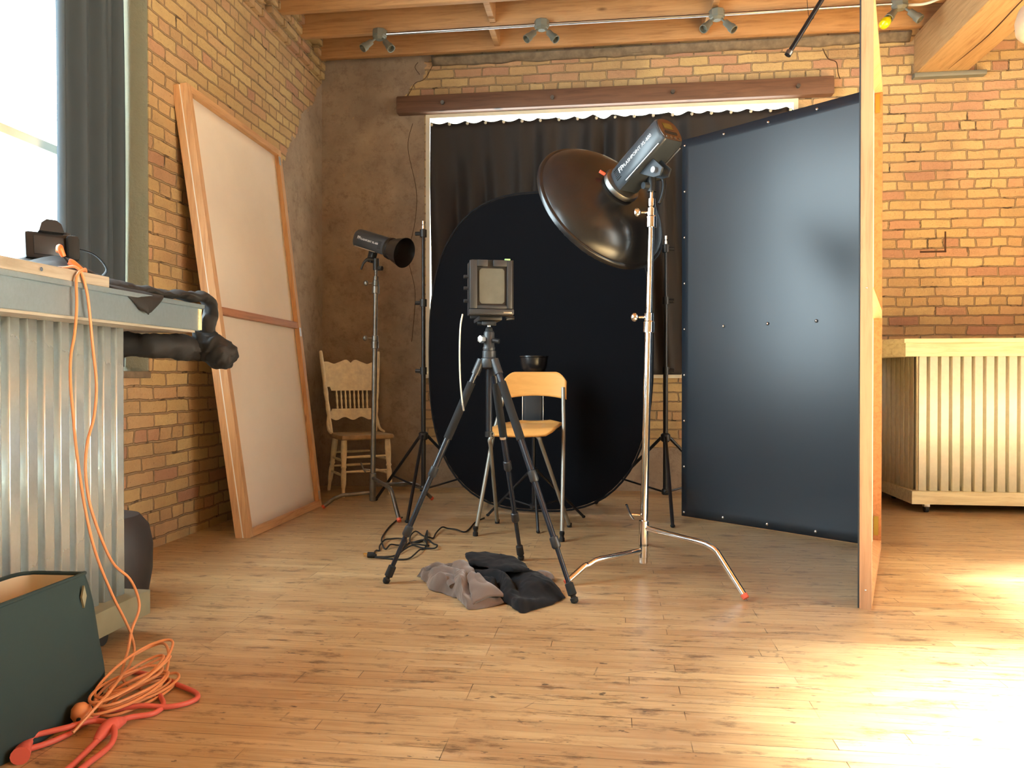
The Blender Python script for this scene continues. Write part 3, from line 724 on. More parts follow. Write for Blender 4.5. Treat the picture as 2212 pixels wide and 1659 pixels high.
# strobe on the left C-stand
ax2 = V((0.88, -0.42, -0.32)).normalized(); s2c = V((-1.640, 5.220, 1.842))
st2 = thing('cone_reflector_strobe', tuple(s2c), 'charcoal strobe head with a black cone reflector above the cream chair', 'studio light')
m2 = frame(s2c, ax2)
hb2 = strobe_body(st2, m2, 0.30, 0.066, 0.070)
b = MB(); b.x = m2; z0 = 0.15
b.lathe([(0.058, z0 - 0.004), (0.074, z0 + 0.002), (0.076, z0 + 0.022), (0.072, z0 + 0.028), (0.074, z0 + 0.040), (0.086, z0 + 0.075), (0.102, z0 + 0.135), (0.104, z0 + 0.14), (0.100, z0 + 0.14), (0.084, z0 + 0.076), (0.062, z0 + 0.03), (0.001, z0 + 0.03)], n=44, caps=False)
b.build('reflector', M['dish'], st2)
b = MB(); b.x = m2; b.box((-0.024, -0.135, -0.015), (0.024, -0.05, 0.03), 0.006); b.build('bracket', M['plastic'], st2)
MB().cyl((-1.627, 5.215, 1.655), (-1.627, 5.215, 1.735), 0.021).build('spigot_socket', M['plastic'], st2)
b = MB(); b.tube([(-1.640, 5.205, 1.725), (-1.675, 5.19, 1.730), (-1.705, 5.18, 1.70), (-1.722, 5.175, 1.655)], [0.012, 0.012, 0.009, 0.007], n=10); b.build('tilt_handle', M['plastic'], st2)
MB().cyl((-1.605, 5.20, 1.665), (-1.575, 5.19, 1.663), 0.016, n=8).build('clamp_knob', M['plastic'], st2)
def side_text2(m, w, z0, v0):
    x, y, z = (m.to_3x3() @ V((1, 0, 0))), (m.to_3x3() @ V((0, 1, 0))), (m.to_3x3() @ V((0, 0, 1)))
    c = m @ V((w * 1.004, v0, z0)); n_ = x; r_ = z; u_ = n_.cross(r_)
    return Matrix(((r_.x, u_.x, n_.x, c.x), (r_.y, u_.y, n_.y, c.y), (r_.z, u_.z, n_.z, c.z), (0, 0, 0, 1)))
lettering('FLASHPOINT XL-600', 0.019, side_text2(m2, 0.066, 0.010, 0.008), M['white_text'], hb2)
lettering('FP', 0.030, side_text2(m2, 0.066, -0.092, 0.012), M['white_text'], hb2)

# small strobe pointing up behind the stool, on a little stand
bg = V((-0.470, 4.72, 0.74))
st3 = thing('upright_strobe', tuple(bg), 'black strobe pointing up with a bowl reflector, behind the stool', 'studio light')
m3 = frame(bg, (0, 0.0, 1), (0, 1, 0))
strobe_body(st3, m3, 0.28, 0.068, 0.064)
b = MB(); b.x = m3
b.lathe([(0.055, 0.139), (0.060, 0.150), (0.050, 0.172), (0.054, 0.190), (0.070, 0.204), (0.080, 0.225), (0.086, 0.255), (0.088, 0.285), (0.093, 0.289), (0.093, 0.296), (0.085, 0.296), (0.078, 0.232), (0.05, 0.19), (0.001, 0.188)], n=36, caps=False); b.build('reflector', M['dish'], st3)
MB().box((-0.495, 4.70, 0.555), (-0.445, 4.74, 0.605), 0.005).build('bracket', M['plastic'], st3)
bs = thing('short_light_stand', (-0.47, 4.72, 0), 'short black light stand under the upright strobe behind the stool', 'stand')
MB().cyl((-0.47, 4.72, 0.10), (-0.47, 4.72, 0.56), 0.0125).build('tube', M['stand'], bs)
MB().lathe([(0.014, -0.02), (0.024, -0.012), (0.024, 0.012), (0.014, 0.02)], (-0.47, 4.72, 0.11)).build('brace_hub', M['plastic'], bs)
MB().lathe([(0.014, -0.02), (0.026, -0.012), (0.026, 0.012), (0.014, 0.02)], (-0.47, 4.72, 0.33)).build('leg_crown', M['plastic'], bs)
for fx, fy in ((-0.415, 4.43), (-0.79, 4.93), (-0.17, 4.95)):
    f = V((fx, fy, 0.010)); a = V((-0.47, 4.72, 0.33)); h = V((f.x - a.x, f.y - a.y, 0)).normalized()
    l = MB().tube([a + h * 0.024, f], 0.009, n=8, smooth=False).build('leg', M['stand'], bs)
    MB().ball(tuple(f), 0.012, (1, 1, .8), 8).build('foot_cap', M['rubber'], l)
    MB().tube([V((-0.47, 4.72, 0.11)) + h * 0.02, lerp(a, f, 0.6)], 0.006, n=8, smooth=False).build('brace', M['stand'], bs)

# ------------------------------------------------------------------ C-stands
def c_stand(root, top, feet, hs, mats, label, secs, knob):
    mt, mtip = mats
    t = thing('c_stand', (root[0], root[1], 0), label, 'stand')
    P = lambda z: lerp((root[0], root[1], 0.055), top, (z - 0.055) / (top[2] - 0.055))
    MB().cyl(P(0.055), P(secs[0]), 0.0175).build('lower_tube', mt, t)
    MB().cyl(P(secs[0] - 0.02), P(secs[1]), 0.0150).build('middle_tube', mt, t)
    MB().cyl(P(secs[1] - 0.02), P(top[2] - 0.06), 0.0125).build('upper_tube', mt, t)
    MB().lathe([(0.012, -0.09), (0.018, -0.085), (0.018, -0.05), (0.010, -0.048), (0.010, -0.02), (0.0125, -0.018), (0.0125, 0.0)], top, V(top) - V(P(0.1))).build('spigot', mt, t)
    ks = V(knob)
    for z in (secs[0], secs[1]):
        c = MB().lathe([(0.019, -0.055), (0.026, -0.053), (0.026, -0.005), (0.022, 0.0), (0.022, 0.035), (0.018, 0.038)], P(z), V(top) - V(P(0.1))).build('collar', mt, t)
        k0 = V(P(z + 0.018)) + ks * 0.02
        MB().cyl(k0, k0 + ks * 0.03, 0.006).build('knob_shaft', mt, c)
        MB().ball(tuple(k0 + ks * 0.05), 0.022, (0.75, 0.55, 0.95), 12).build('clamp_knob', mt, c)
    for i, z in enumerate((hs[0], hs[1], hs[2])):
        MB().lathe([(0.019, -0.034), (0.0235, -0.031), (0.0235, 0.031), (0.019, 0.034)], P(z), V(top) - V(P(0.1))).build('leg_collar', mt, t)
    MB().lathe([(0.012, 0.0), (0.021, 0.004), (0.021, 0.03)], (root[0], root[1], 0.045)).build('bottom_plug', mt, t)
    k0 = V(P(hs[0] + 0.055)); kl = V((-0.93, -0.2, 0.1)).normalized()
    MB().cyl(k0 + kl * 0.02, k0 + kl * 0.06, 0.006).build('lock_shaft', mt, t)
    MB().tube([k0 + kl * 0.058 + V((0.008, 0, -0.022)), k0 + kl * 0.066, k0 + kl * 0.072 + V((-0.012, 0, 0.045))], [0.009, 0.010, 0.011], n=8, flat=0.5).build('lock_lever', mt, t)
    for (fx, fy), z in zip(feet, hs):
        a = V(P(z)); f = V((fx, fy, 0.016)); h = V((f.x - a.x, f.y - a.y, 0)); R = h.length; h.normalize()
        kx = 0.29 * R
        k = f - h * kx; k.z = z - 0.015
        pts = [a + h * 0.02, lerp(a, k, 0.55), lerp(a, k, 0.86), k + V((0, 0, -0.014)) + h * 0.008, lerp(k, f, 0.22), lerp(k, f, 0.6), f]
        l = MB().tube(pts, 0.0128, n=14, res=5).build('leg', mt, t)
        dd = (f - k).normalized()
        MB().cyl(f - dd * 0.012, f + dd * 0.006, 0.0150, 0.0135, n=14).build('foot_tip', mtip, l)
    return t
c_stand((0.150, 3.585), (0.191, 3.648, 1.785), [(0.541, 3.192), (-0.188, 3.329), (0.176, 4.19)], (0.210, 0.105, 0.158), (M['chrome'], M['red_tip']),
        'shiny chrome C-stand with bent legs carrying the dish strobe', (1.165, 1.655), (-0.95, -0.1, 0))
c_stand((-1.640, 5.170), (-1.627, 5.215, 1.660), [(-1.301, 4.640), (-1.955, 5.06), (-1.30, 5.52)], (0.205, 0.105, 0.155), (M['steel'], M['red_tip']),
        'dull steel C-stand standing in front of the cream chair', (1.16, 1.545), (-0.93, -0.3, 0))

# ------------------------------------------------------------------ tripod and view camera
apex = V((-0.535, 3.375, 0.975))
tp = thing('camera_tripod', (apex.x, apex.y, 0), 'dark carbon tripod with three spread legs under the view camera', 'tripod')
MB().cyl(apex + V((0, 0, -0.32)), apex + V((0, 0, 0.06)), 0.0145).build('center_column', M['tube'], tp)
MB().lathe([(0.012, -0.012), (0.018, -0.01), (0.018, 0.012), (0.0145, 0.014)], apex + V((0, 0, -0.325))).build('column_cap', M['plastic'], tp)
MB().tube([apex + V((0.012, -0.01, -0.325)), apex + V((0.022, -0.012, -0.332)), apex + V((0.022, -0.012, -0.318)), apex + V((0.012, -0.01, -0.316))], 0.002, n=6).build('weight_hook', M['steel'], tp)
MB().lathe([(0.018, -0.035), (0.034, -0.028), (0.040, -0.005), (0.036, 0.012), (0.030, 0.016), (0.030, 0.045), (0.018, 0.05)], apex, n=24).build('spider', M['plastic_grey'], tp)
for f, lead in (((-0.979, 3.266), 0), ((-0.436, 3.768), 1), ((-0.138, 3.073), 0)):
    f = V((f[0], f[1], 0.0)); h = V((f.x - apex.x, f.y - apex.y, 0)).normalized()
    a = apex + h * 0.042 + V((0, 0, -0.012)); d = f - a; L = d.length; d.normalize()
    MB().tube([a - d * 0.02, a + d * 0.05], 0.019, n=12, smooth=False).build('leg_hinge', M['plastic_grey'], tp)
    lg = MB().tube([a + d * 0.04, a + d * L * 0.50], 0.0145, n=16, smooth=False).build('leg', M['tube'], tp)
    MB().tube([a + d * 0.09, a + d * 0.36], 0.0185, n=16, smooth=False).build('foam_grip', M['foam'], lg)
    if lead: MB().tube([a + d * 0.355, a + d * 0.367], 0.0190, n=16, smooth=False).build('silver_band', M['chrome'], lg)
    MB().tube([a + d * L * 0.49, a + d * L * 0.77], 0.0122, n=14, smooth=False).build('leg_section', M['tube'], lg)
    MB().tube([a + d * L * 0.76, a + d * (L - 0.05)], 0.0100, n=14, smooth=False).build('leg_section', M['tube'], lg)
    for q in (0.495, 0.765): MB().lathe([(0.014, -0.026), (0.0185, -0.022), (0.0195, 0.016), (0.014, 0.024)], a + d * L * q, d, n=10).build('twist_lock', M['plastic_grey'], lg)
    MB().lathe([(0.010, -0.085), (0.0175, -0.08), (0.0185, -0.035), (0.011, -0.030), (0.011, -0.024), (0.0165, -0.020), (0.015, -0.006), (0.009, 0.0)], a + d * L, d, n=14).build('rubber_foot', M['rubber'], lg)
# ball head
hx, hy = apex.x, apex.y
bhd = MB().lathe([(0.026, 1.022), (0.027, 1.030), (0.027, 1.036), (0.024, 1.040), (0.024, 1.100), (0.020, 1.108), (0.017, 1.110)], (hx, hy, 0), n=28).build('ball_head', M['plastic_grey'], tp)
MB().ball((hx, hy, 1.113), 0.017).build('ball', M['rubber'], bhd)
MB().cyl((hx, hy, 1.118), (hx, hy, 1.138), 0.008).build('stem', M['conduit'], bhd)
MB().box((hx - 0.028, hy - 0.03, 1.134), (hx + 0.028, hy + 0.03, 1.152), 0.003).build('clamp_plate', M['plastic_grey'], bhd)
MB().cyl((hx - 0.05, hy - 0.01, 1.143), (hx - 0.028, hy - 0.01, 1.143), 0.009, n=10).build('clamp_knob', M['plastic'], bhd)
MB().lathe([(0.0165, -0.006), (0.0175, 0), (0.0165, 0.016), (0.008, 0.018)], (hx - 0.026, hy - 0.022, 1.072), (-0.6, -0.8, 0), n=6).build('friction_knob', M['conduit'], bhd)
MB().cyl((hx + 0.02, hy - 0.015, 1.066), (hx + 0.048, hy - 0.02, 1.062), 0.011, n=12).build('pan_knob', M['plastic'], bhd)

# view camera: rear standard towards the room, bellows, front standard, lens
vc = thing('view_camera', (hx, hy, 1.152), 'black large format view camera with pale ground glass on the tripod', 'camera')
rot = Matrix.Translation((hx, hy, 0)) @ Matrix.Rotation(math.radians(7.3 + 9), 4, 'Z')
def vb(lo, hi, name, mat, par, bev=0.004):
    m = MB(); m.x = rot; m.box(lo, hi, bev); return m.build(name, mat, par)
vb((-0.050, -0.06, 1.153), (0.050, 0.17, 1.172), 'base_rail', M['plastic'], vc)
fr = MB(); fr.x = rot
y0, y1 = -0.105, -0.040; zt, zb = 1.412, 1.172
fr.prism([(-0.100, zb), (0.096, zb), (0.096, zt), (-0.085, zt), (-0.100, zt - 0.014)], lambda u, v, t: (u, t, v), -0.085, y1); bodyo = fr.build('rear_standard', M['plastic'], vc)
vb((-0.096, -0.100, zb + 0.028), (-0.064, -0.085, zt - 0.004), 'back_frame', M['plastic_grey'], vc, 0.003)
vb((0.066, -0.100, zb + 0.028), (0.088, -0.085, zt - 0.004), 'back_frame', M['plastic_grey'], vc, 0.003)
vb((-0.064, -0.100, zt - 0.030), (-0.018, -0.085, zt - 0.002), 'back_frame', M['plastic_grey'], vc, 0.003)
vb((0.006, -0.100, zt - 0.030), (0.066, -0.085, zt - 0.002), 'back_frame', M['plastic_grey'], vc, 0.003)
vb((-0.064, -0.098, zb + 0.028), (0.066, -0.085, zb + 0.042), 'back_frame', M['plastic_grey'], vc, 0.002)
vb((-0.098, -0.103, zb + 0.002), (0.096, -0.085, zb + 0.026), 'lower_bar', M['plastic_grey'], vc, 0.004)
vb((0.050, -0.1045, zb + 0.008), (0.086, -0.103, zb + 0.014), 'name_plate', M['conduit'], vc, 0.0003)
g = MB(); g.x = rot; a, b_, c_, d_ = -0.054, 0.056, zb + 0.050, zt - 0.038; k = 0.010
g.prism([(a + k, c_), (b_ - k, c_), (b_, c_ + k), (b_, d_ - k), (b_ - k, d_), (a + k, d_), (a, d_ - k), (a, c_ + k)], lambda u, v, t: (u, t, v), -0.090, -0.086); g.build('ground_glass', M['screen'], vc)
vb((0.056, -0.10, zt - 0.003), (0.080, -0.088, zt + 0.004), 'spirit_level', M['led'], vc, 0.001)
for z in (1.34, 1.29, 1.235): 
    m = MB(); m.x = rot; m.cyl((-0.118, -0.06, z), (-0.100, -0.06, z), 0.008, n=10); m.build('side_knob', M['plastic_grey'], vc)
bl = MB(); bl.x = rot
def sq(w, y): return [(-w, y, 1.292 - w * 1.05), (w, y, 1.292 - w * 1.05), (w, y, 1.292 + w * 1.05), (-w, y, 1.292 + w * 1.05)]
bl.rings([sq((0.088 - 0.030 * i / 14) * (1.0 if i % 2 else 0.90), -0.040 + 0.150 * i / 14) for i in range(15)]); bl.build('bellows', M['black_cloth'], vc, smooth=False)
vb((-0.072, 0.108, 1.172), (0.072, 0.128, 1.372), 'front_standard', M['plastic'], vc)
m = MB(); m.x = rot; m.lathe([(0.04, 0.128), (0.04, 0.136), (0.030, 0.138), (0.030, 0.165), (0.035, 0.185), (0.030, 0.186), (0.001, 0.176)], (0, 0, 1.285), (0, 1, 0)); m.build('lens', M['rubber'], vc)
m = MB(); m.x = rot; m.tube([(0.075, 0.0, 1.165), (0.10, 0.01, 1.168), (0.115, 0.01, 1.168)], 0.008, n=8); m.build('focus_knob', M['plastic'], vc)
cr = MB(); cr.tube([(-0.640, 3.300, 1.178), (-0.645, 3.275, 1.12), (-0.648, 3.272, 1.00), (-0.645, 3.275, 0.88), (-0.636, 3.275, 0.79)], 0.0036, n=8); cro = cr.build('cable_release', M['white_cable'], vc)
MB().cyl((-0.636, 3.275, 0.790), (-0.630, 3.275, 0.758), 0.0045, n=8).build('plunger', M['conduit'], cro)

# ------------------------------------------------------------------ bar stool
bsn = thing('bar_stool', (-0.48, 4.45, 0), 'folding bar stool with honey beech seat and silver tube legs', 'stool')
R0, R1 = V((-0.264, 4.223, 0.012)), V((-0.275, 4.505, 0.845))     # back frame, right tube
L0, L1_ = V((-0.762, 4.309, 0.012)), V((-0.605, 4.462, 0.845))
def ext(a, b, t): return a + (b - a) * t
for a, b, nm in ((R0, R1, 'back_leg'), (L0, L1_, 'back_leg')):
    kn = lerp(a, b, 0.70) + V((0.004, 0.018, 0)) if a is R0 else lerp(a, b, 0.66) + V((-0.02, 0.02, 0))
    l = MB().tube([a, lerp(a, kn, 0.5), kn, lerp(kn, b, 0.5), b], 0.0115, n=14).build(nm, M['alu'], bsn)
    MB().lathe([(0.011, 0.045), (0.0145, 0.042), (0.0145, 0.03), (0.011, 0.022), (0.011, 0.014), (0.0150, 0.008), (0.0150, -0.010), (0.010, -0.012)], a, (0, 0, 1), n=14).build('foot_cap', M['rubber'], l)
FR, FL = V((-0.245, 4.636, 0.012)), V((-0.694, 4.697, 0.012))
for f, s, fx in ((FR, V((-0.395, 4.275, 0.565)), -0.43), (FL, V((-0.670, 4.262, 0.555)), -0.64)):
    top = V((fx, 4.262, 0.588)); bk = V((fx + (0.05 if f is FR else 0), 4.50, 0.600))
    kk = s + (f - s) * 0.10
    l = MB().tube([bk, top + V((0, 0.05, 0.002)), s + V((0.0, -0.005, 0.002)) * 1.0, kk, lerp(kk, f, 0.5), f], 0.0115, n=14, res=5).build('front_leg', M['alu'], bsn)
    MB().cyl(f + V((0, 0, -0.010)), f + V((0, 0, 0.014)), 0.0145, n=12).build('foot_cap', M['rubber'], l)
# seat: shaped veneer, front edge rolled down
def seat(u, v):
    w0, w1 = 0.185, 0.165
    wid = (w0 + (w1 - w0) * v)
    if v > 0.82: wid *= 1 - 0.5 * ((v - 0.82) / 0.18) ** 2
    if v < 0.16: wid *= 1 - 0.22 * ((0.16 - v) / 0.16) ** 2
    s = (u - 0.5) * 2
    x = -0.500 + v * 0.058 + s * wid; y = 4.235 + v * 0.345 + s * 0.020
    z = 0.612 + 0.022 * v - 0.030 * max(0, (0.22 - v) / 0.22) ** 2 - 0.006 * (1 - s * s) + 0.012 * max(0, (v - 0.85) / 0.15) ** 2
    return (x, y, z)
MB().grid(seat, 24, 24).build('seat', M['beech'], bsn, solid=0.014)
MB().tube([(-0.66, 4.50, 0.598), (-0.45, 4.52, 0.606), (-0.285, 4.445, 0.606)], 0.006, n=8, smooth=False).build('seat_bracket', M['rubber'], bsn)
c0 = lerp(L1_, R1, 0.5)
def backr(u, v):
    s = (u - 0.5) * 2; hw = 0.186
    z0 = 0.775 + 0.022 * (1 - s * s); z1 = 0.936 - 0.055 * max(0, (abs(s) - 0.62) / 0.38) ** 2.2
    p = lerp(L1_, R1, 0.5 + s * 0.5 * hw / 0.166)
    z = z0 + (z1 - z0) * v
    return (p.x, p.y + 0.030 * (1 - s * s) + (z - 0.80) * 0.16 - 0.008, z)
MB().grid(backr, 30, 12).build('backrest', M['beech'], bsn, solid=0.012)

# ------------------------------------------------------------------ cream pressed-back chair
ch = thing('pressed_back_chair', (-1.94, 5.85, 0), 'old cream painted spindle-back chair in the plaster corner', 'chair')
xh, yh = V((0.819, 0.574, 0)), V((-0.574, 0.819, 0)); cf = V((-1.842, 5.675, 0))
def CP(x, y, z): return cf + xh * x + yh * y + V((0, 0, z))
CW = M['old_white']
stp = MB()
poly = [(-0.215, 0.0), (-0.20, -0.03), (0.20, -0.03), (0.215, 0.0), (0.20, 0.36), (0.17, 0.41), (-0.17, 0.41), (-0.20, 0.36)]
stp.rings([[CP(x * s, y * s + (1 - s) * .19, z) for x, y in poly] for s, z in ((0.96, 0.432), (1.0, 0.440), (1.0, 0.456), (0.97, 0.466))]); stp.build('seat', M['old_seat'], ch)
TURN = [(0.012, 0), (0.014, 0.02), (0.013, 0.06), (0.019, 0.10), (0.021, 0.18), (0.016, 0.21), (0.022, 0.225), (0.017, 0.24), (0.022, 0.30), (0.0235, 0.36), (0.021, 0.43)]
def turned(a, b, prof, name, n=14):
    a, b = V(a), V(b); L = (b - a).length; H = prof[-1][1]
    return MB().lathe([(r, h / H * L) for r, h in prof], a, b - a, n=n).build(name, CW, ch)
legs = {}
for k, (x, y, tx, ty) in dict(fl=(-0.185, 0.0, -0.17, 0.03), fr=(0.185, 0.0, 0.17, 0.03), bl=(-0.185, 0.43, -0.15, 0.35), br=(0.185, 0.43, 0.15, 0.35)).items():
    legs[k] = (CP(x, y, 0), CP(tx, ty, 0.435)); turned(*legs[k], TURN, 'leg')
def at(k, z): a, b = legs[k]; return lerp(a, b, z / 0.435)
for k1, k2, zs in (('fl', 'fr', (0.19, 0.30)), ('bl', 'br', (0.20, 0.31)), ('fl', 'bl', (0.16, 0.27)), ('fr', 'br', (0.16, 0.27))):
    for z in zs:
        a, b = at(k1, z), at(k2, z)
        turned(a, b, [(0.007, 0), (0.0085, 0.15), (0.0115, 0.5), (0.0085, 0.85), (0.007, 1.0)], 'rung', 10)
def BK(s, z): # point on the reclined back plane; s across, z height
    f = (z - 0.45) / 0.67; return CP(s, 0.365 + 0.10 * f, z)
for s in (-1, 1):
    w0, w1 = 0.180 * s, 0.240 * s
    MB().tube([BK(w0 + (w1 - w0) * f, 0.45 + 0.67 * f) for f in (0, .1, .2, .3, .4, .5, .6, .8, .97, 1.0)], [.015, .016, .013, .018, .014, .019, .015, .016, .014, .009], n=12, res=3).build('back_post', CW, ch)
    MB().tube([BK(0.19 * s, 0.66), BK(0.205 * s, 0.55), CP(0.21 * s, 0.33, 0.49), CP(0.215 * s, 0.24, 0.472)], [0.006, 0.011, 0.011, 0.008], n=10).build('hip_bracket', CW, ch)
def plank(zlo, zhi, w, name, topf, botf, th=0.016):
    m = MB(); nn = 40; front = []; 
    us = [-1 + 2 * i / nn for i in range(nn + 1)]
    poly = [(u * w(u), botf(u)) for u in us] + [(u * w(u), topf(u)) for u in us[::-1]]
    m.prism(poly, lambda a, b, t: BK(a, b) - yh * t, -th / 2, th / 2)
    return m.build(name, CW, ch)
def crest_top(u): return 1.030 + 0.020 * math.exp(-((abs(u) - 0.18) / 0.16) ** 2) - 0.012 * math.exp(-(u / 0.07) ** 2) - 0.014 * math.exp(-((abs(u) - 0.62) / 0.14) ** 2) + 0.004 * math.exp(-((abs(u) - 0.88) / .1) ** 2)
def crest_bot(u): return 0.800 + (0.030 if abs(u) > 0.76 else 0) + (0.040 if abs(u) > 0.90 else 0)
plank(0, 0, lambda u: 0.222, 'crest_rail', crest_top, crest_bot)
plank(0, 0, lambda u: 0.196, 'lower_rail', lambda u: 0.655 - (0.02 if abs(u) > 0.85 else 0), lambda u: 0.570 - 0.012 * math.cos(u * 9) + 0.006)
for i in range(8):
    x = -0.122 + i * 0.0349
    turned(BK(x, 0.648), BK(x * 1.03, 0.806), [(0.0055, 0), (0.009, .12), (0.006, .22), (0.0095, .45), (0.007, .55), (0.0095, .7), (0.006, .85), (0.0075, 1.0)], 'spindle', 10)

# ------------------------------------------------------------------ corrugated bar counters
def corrugated(mb, f, L, pitch=0.068, amp=0.0125, z0=0.145, z1=1.08, crest=0.54, slope=0.14):
    nseg = int(L / pitch * 36)
    def prof(t):
        p = (t / pitch) % 1.0
        sm = lambda x: x * x * (3 - 2 * x)
        if p < crest: return amp
        if p < crest + slope: return amp * (1 - 2 * sm((p - crest) / slope))
        if p < 1 - slope: return -amp
        return amp * (-1 + 2 * sm((p - 1 + slope) / slope))
    mb.grid(lambda u, v: f(u * L, prof(u * L), z0 + (z1 - z0) * v), nseg, 2)
lcn = thing('bar_counter', (-1.95, 1.70, 0), 'galvanised corrugated bar counter under the left window', 'counter')
mb = MB(); corrugated(mb, lambda t, a, z: (-1.700 + a, 2.49 - t, z), 2.35); mb.build('corrugated_front', M['galv'], lcn, solid=0.0015, sharp=75)
mb = MB(); corrugated(mb, lambda t, a, z: (-1.70 - t, 2.49 + a * 0.6, z), 0.52); mb.build('corrugated_side', M['galv'], lcn, solid=0.0015, sharp=75)
MB().cyl((-1.697, 2.487, 0.145), (-1.697, 2.487, 1.08), 0.010, n=10).build('corner_bead', M['galv'], lcn)
MB().box((-2.28, 0.05, 0.06), (-1.630, 2.555, 0.145), 0.003).build('base_frame', M['bar_base'], lcn)
fs = MB().box((-2.30, 0.0, 1.082), (-1.560, 2.775, 1.166), 0.002).build('fascia', M['galv_trim'], lcn)
MB().box((-1.562, 2.755, 1.084), (-1.557, 2.779, 1.164), 0.001).build('corner_strip', M['bar_wood'], fs)
MB().box((-2.29, 0.0, 1.074), (-1.575, 2.76, 1.082)).build('underside_board', M['board'], lcn)
MB().box((-2.31, 0.0, 1.166), (-1.550, 2.790, 1.182), 0.003).build('counter_top', M['galv_trim'], lcn)
for cx, cy in ((-1.70, 2.38), (-2.20, 2.38), (-1.70, 0.3), (-2.20, 0.3)):
    w = MB().box((cx - 0.02, cy - 0.022, 0.035), (cx + 0.02, cy + 0.022, 0.062), 0.003).build('caster', M['conduit'], lcn)
    MB().cyl((cx - 0.011, cy, 0.026), (cx + 0.011, cy, 0.026), 0.0255, n=20).build('wheel', M['rubber'], w)
pk = MB().box((-1.80, 0.02, 1.182), (-1.553, 2.225, 1.216), 0.003).build('loose_board', M['board']); tag(pk, 'grey weathered board lying along the left counter top', 'board')
MB().cyl((-1.556, 1.93, 1.199), (-1.549, 1.93, 1.199), 0.006, n=12).build('screw', M['metal_dot'], pk)

rcn = thing('bar_counter', (2.80, 5.80, 0), 'straw coloured corrugated bar counter in front of the bright brick wall', 'counter')
yr = 5.475; x0 = 2.050
mb = MB(); corrugated(mb, lambda t, a, z: (x0 + t, yr - a, z), 2.4, pitch=0.0705, crest=0.68, slope=0.07, amp=0.022, z1=1.045); mb.build('corrugated_front', M['galv_warm'], rcn, solid=0.0015, sharp=60)
mb = MB(); corrugated(mb, lambda t, a, z: (x0 - 0.045 * t / 0.55 - a, yr + 0.012 + t, z), 0.53, pitch=0.0705, crest=0.68, slope=0.07, amp=0.022, z1=1.045); mb.build('corrugated_side', M['galv_warm'], rcn, solid=0.0015, sharp=60)
MB().cyl((x0, yr, 0.145), (x0, yr, 1.045), 0.012, n=10).build('corner_bead', M['galv_warm'], rcn)
def prism_z(poly, z0, z1): m = MB(); m.prism(poly, lambda u, v, t: (u, v, t), z0, z1); return m
prism_z([(1.995, 5.415), (4.5, 5.415), (4.5, 6.15), (1.995, 6.15)], 0.06, 0.145).build('base_frame', M['bar_wood'], rcn, smooth=False)
prism_z([(1.960, 5.440), (4.5, 5.440), (4.5, 6.16), (1.800, 6.16), (1.800, 5.60)], 1.045, 1.135).build('fascia', M['bar_wood'], rcn, smooth=False)
prism_z([(1.945, 5.420), (4.5, 5.420), (4.5, 6.17), (1.780, 6.17), (1.780, 5.590)], 1.135, 1.163).build('counter_top', M['bar_wood'], rcn, smooth=False)
for k in range(4): MB().ball((x0 + 0.035 + 0.675 * k * 0.6, yr - 0.011, 0.17), 0.006, seg=8).build('screw', M['steel'], rcn)
for k in range(4): MB().ball((x0 + 0.035 + 0.675 * k * 0.6, yr - 0.011, 1.02), 0.006, seg=8).build('screw', M['steel'], rcn)
for cx, cy in ((2.10, 5.46), (2.10, 6.05), (4.3, 5.46)):
    w = MB().box((cx - 0.018, cy - 0.022, 0.038), (cx + 0.018, cy + 0.022, 0.062), 0.003).build('caster', M['conduit'], rcn)
    MB().cyl((cx - 0.011, cy, 0.026), (cx + 0.011, cy, 0.026), 0.0255, n=20).build('wheel', M['rubber'], w)

# ------------------------------------------------------------------ on the left counter: black cloth, camera, tether cable
def cloth_heap(u, v):
    y = 2.02 + u * 0.56; x = -1.60 - v * 0.46
    e = min(1, 5 * u, 5 * (1 - u)) * min(1, 6 * v, 4 * (1 - v))
    zb = 1.2195 if y < 2.22 else 1.2195 - 0.032 * min(1, (y - 2.22) / 0.04)
    hgt = 0.055 * math.exp(-((y - 2.30) / 0.2) ** 2) + 0.025 * abs(noise.noise(V((y * 9, x * 9, 3)))) 
    return (x + 0.02 * noise.noise(V((y * 4, 1, 1))), y, zb + 0.004 + e * hgt)
mb = MB(); mb.grid(cloth_heap, 36, 28)
cl = mb.build('black_cloth', M['sleeve'], solid=0.004); tag(cl, 'black cloth heaped on the left counter under the camera', 'cloth')
# camera body with a lens pointing to the window
dc = thing('digital_camera', (-1.80, 2.28, 1.27), 'black digital camera with an orange cable resting on the counter cloth', 'camera')
mr = Matrix.Translation((-1.80, 2.275, 1.300)) @ Matrix.Rotation(math.radians(52), 4, 'Z') @ Matrix.Rotation(math.radians(-10), 4, 'X')
def db(lo, hi, name, mat, bev=0.006): m = MB(); m.x = mr; m.box(lo, hi, bev); return m.build(name, mat, dc)
db((-0.075, -0.038, -0.030), (0.075, 0.030, 0.062), 'body', M['plastic'], 0.012)
db((0.040, -0.060, -0.030), (0.078, -0.030, 0.055), 'hand_grip', M['rubber'], 0.012)
m = MB(); m.x = mr; m.prism([(-0.036, 0.060), (0.036, 0.060), (0.028, 0.088), (0.014, 0.100), (-0.014, 0.100), (-0.028, 0.088)], lambda u, v, t: (u, t, v), -0.050, 0.034); m.build('viewfinder_hump', M['plastic'], dc)
m = MB(); m.x = mr; m.lathe([(0.040, 0.028), (0.042, 0.04), (0.040, 0.10), (0.046, 0.105), (0.046, 0.135), (0.042, 0.137), (0.036, 0.12), (0.001, 0.12)], (-0.005, 0, 0.012), (0, 1, 0)); m.build('lens', M['rubber'], dc)
m = MB(); m.x = mr; m.cyl((0.050, -0.01, 0.060), (0.050, -0.01, 0.072), 0.013, n=14); m.build('mode_dial', M['plastic_grey'], dc)
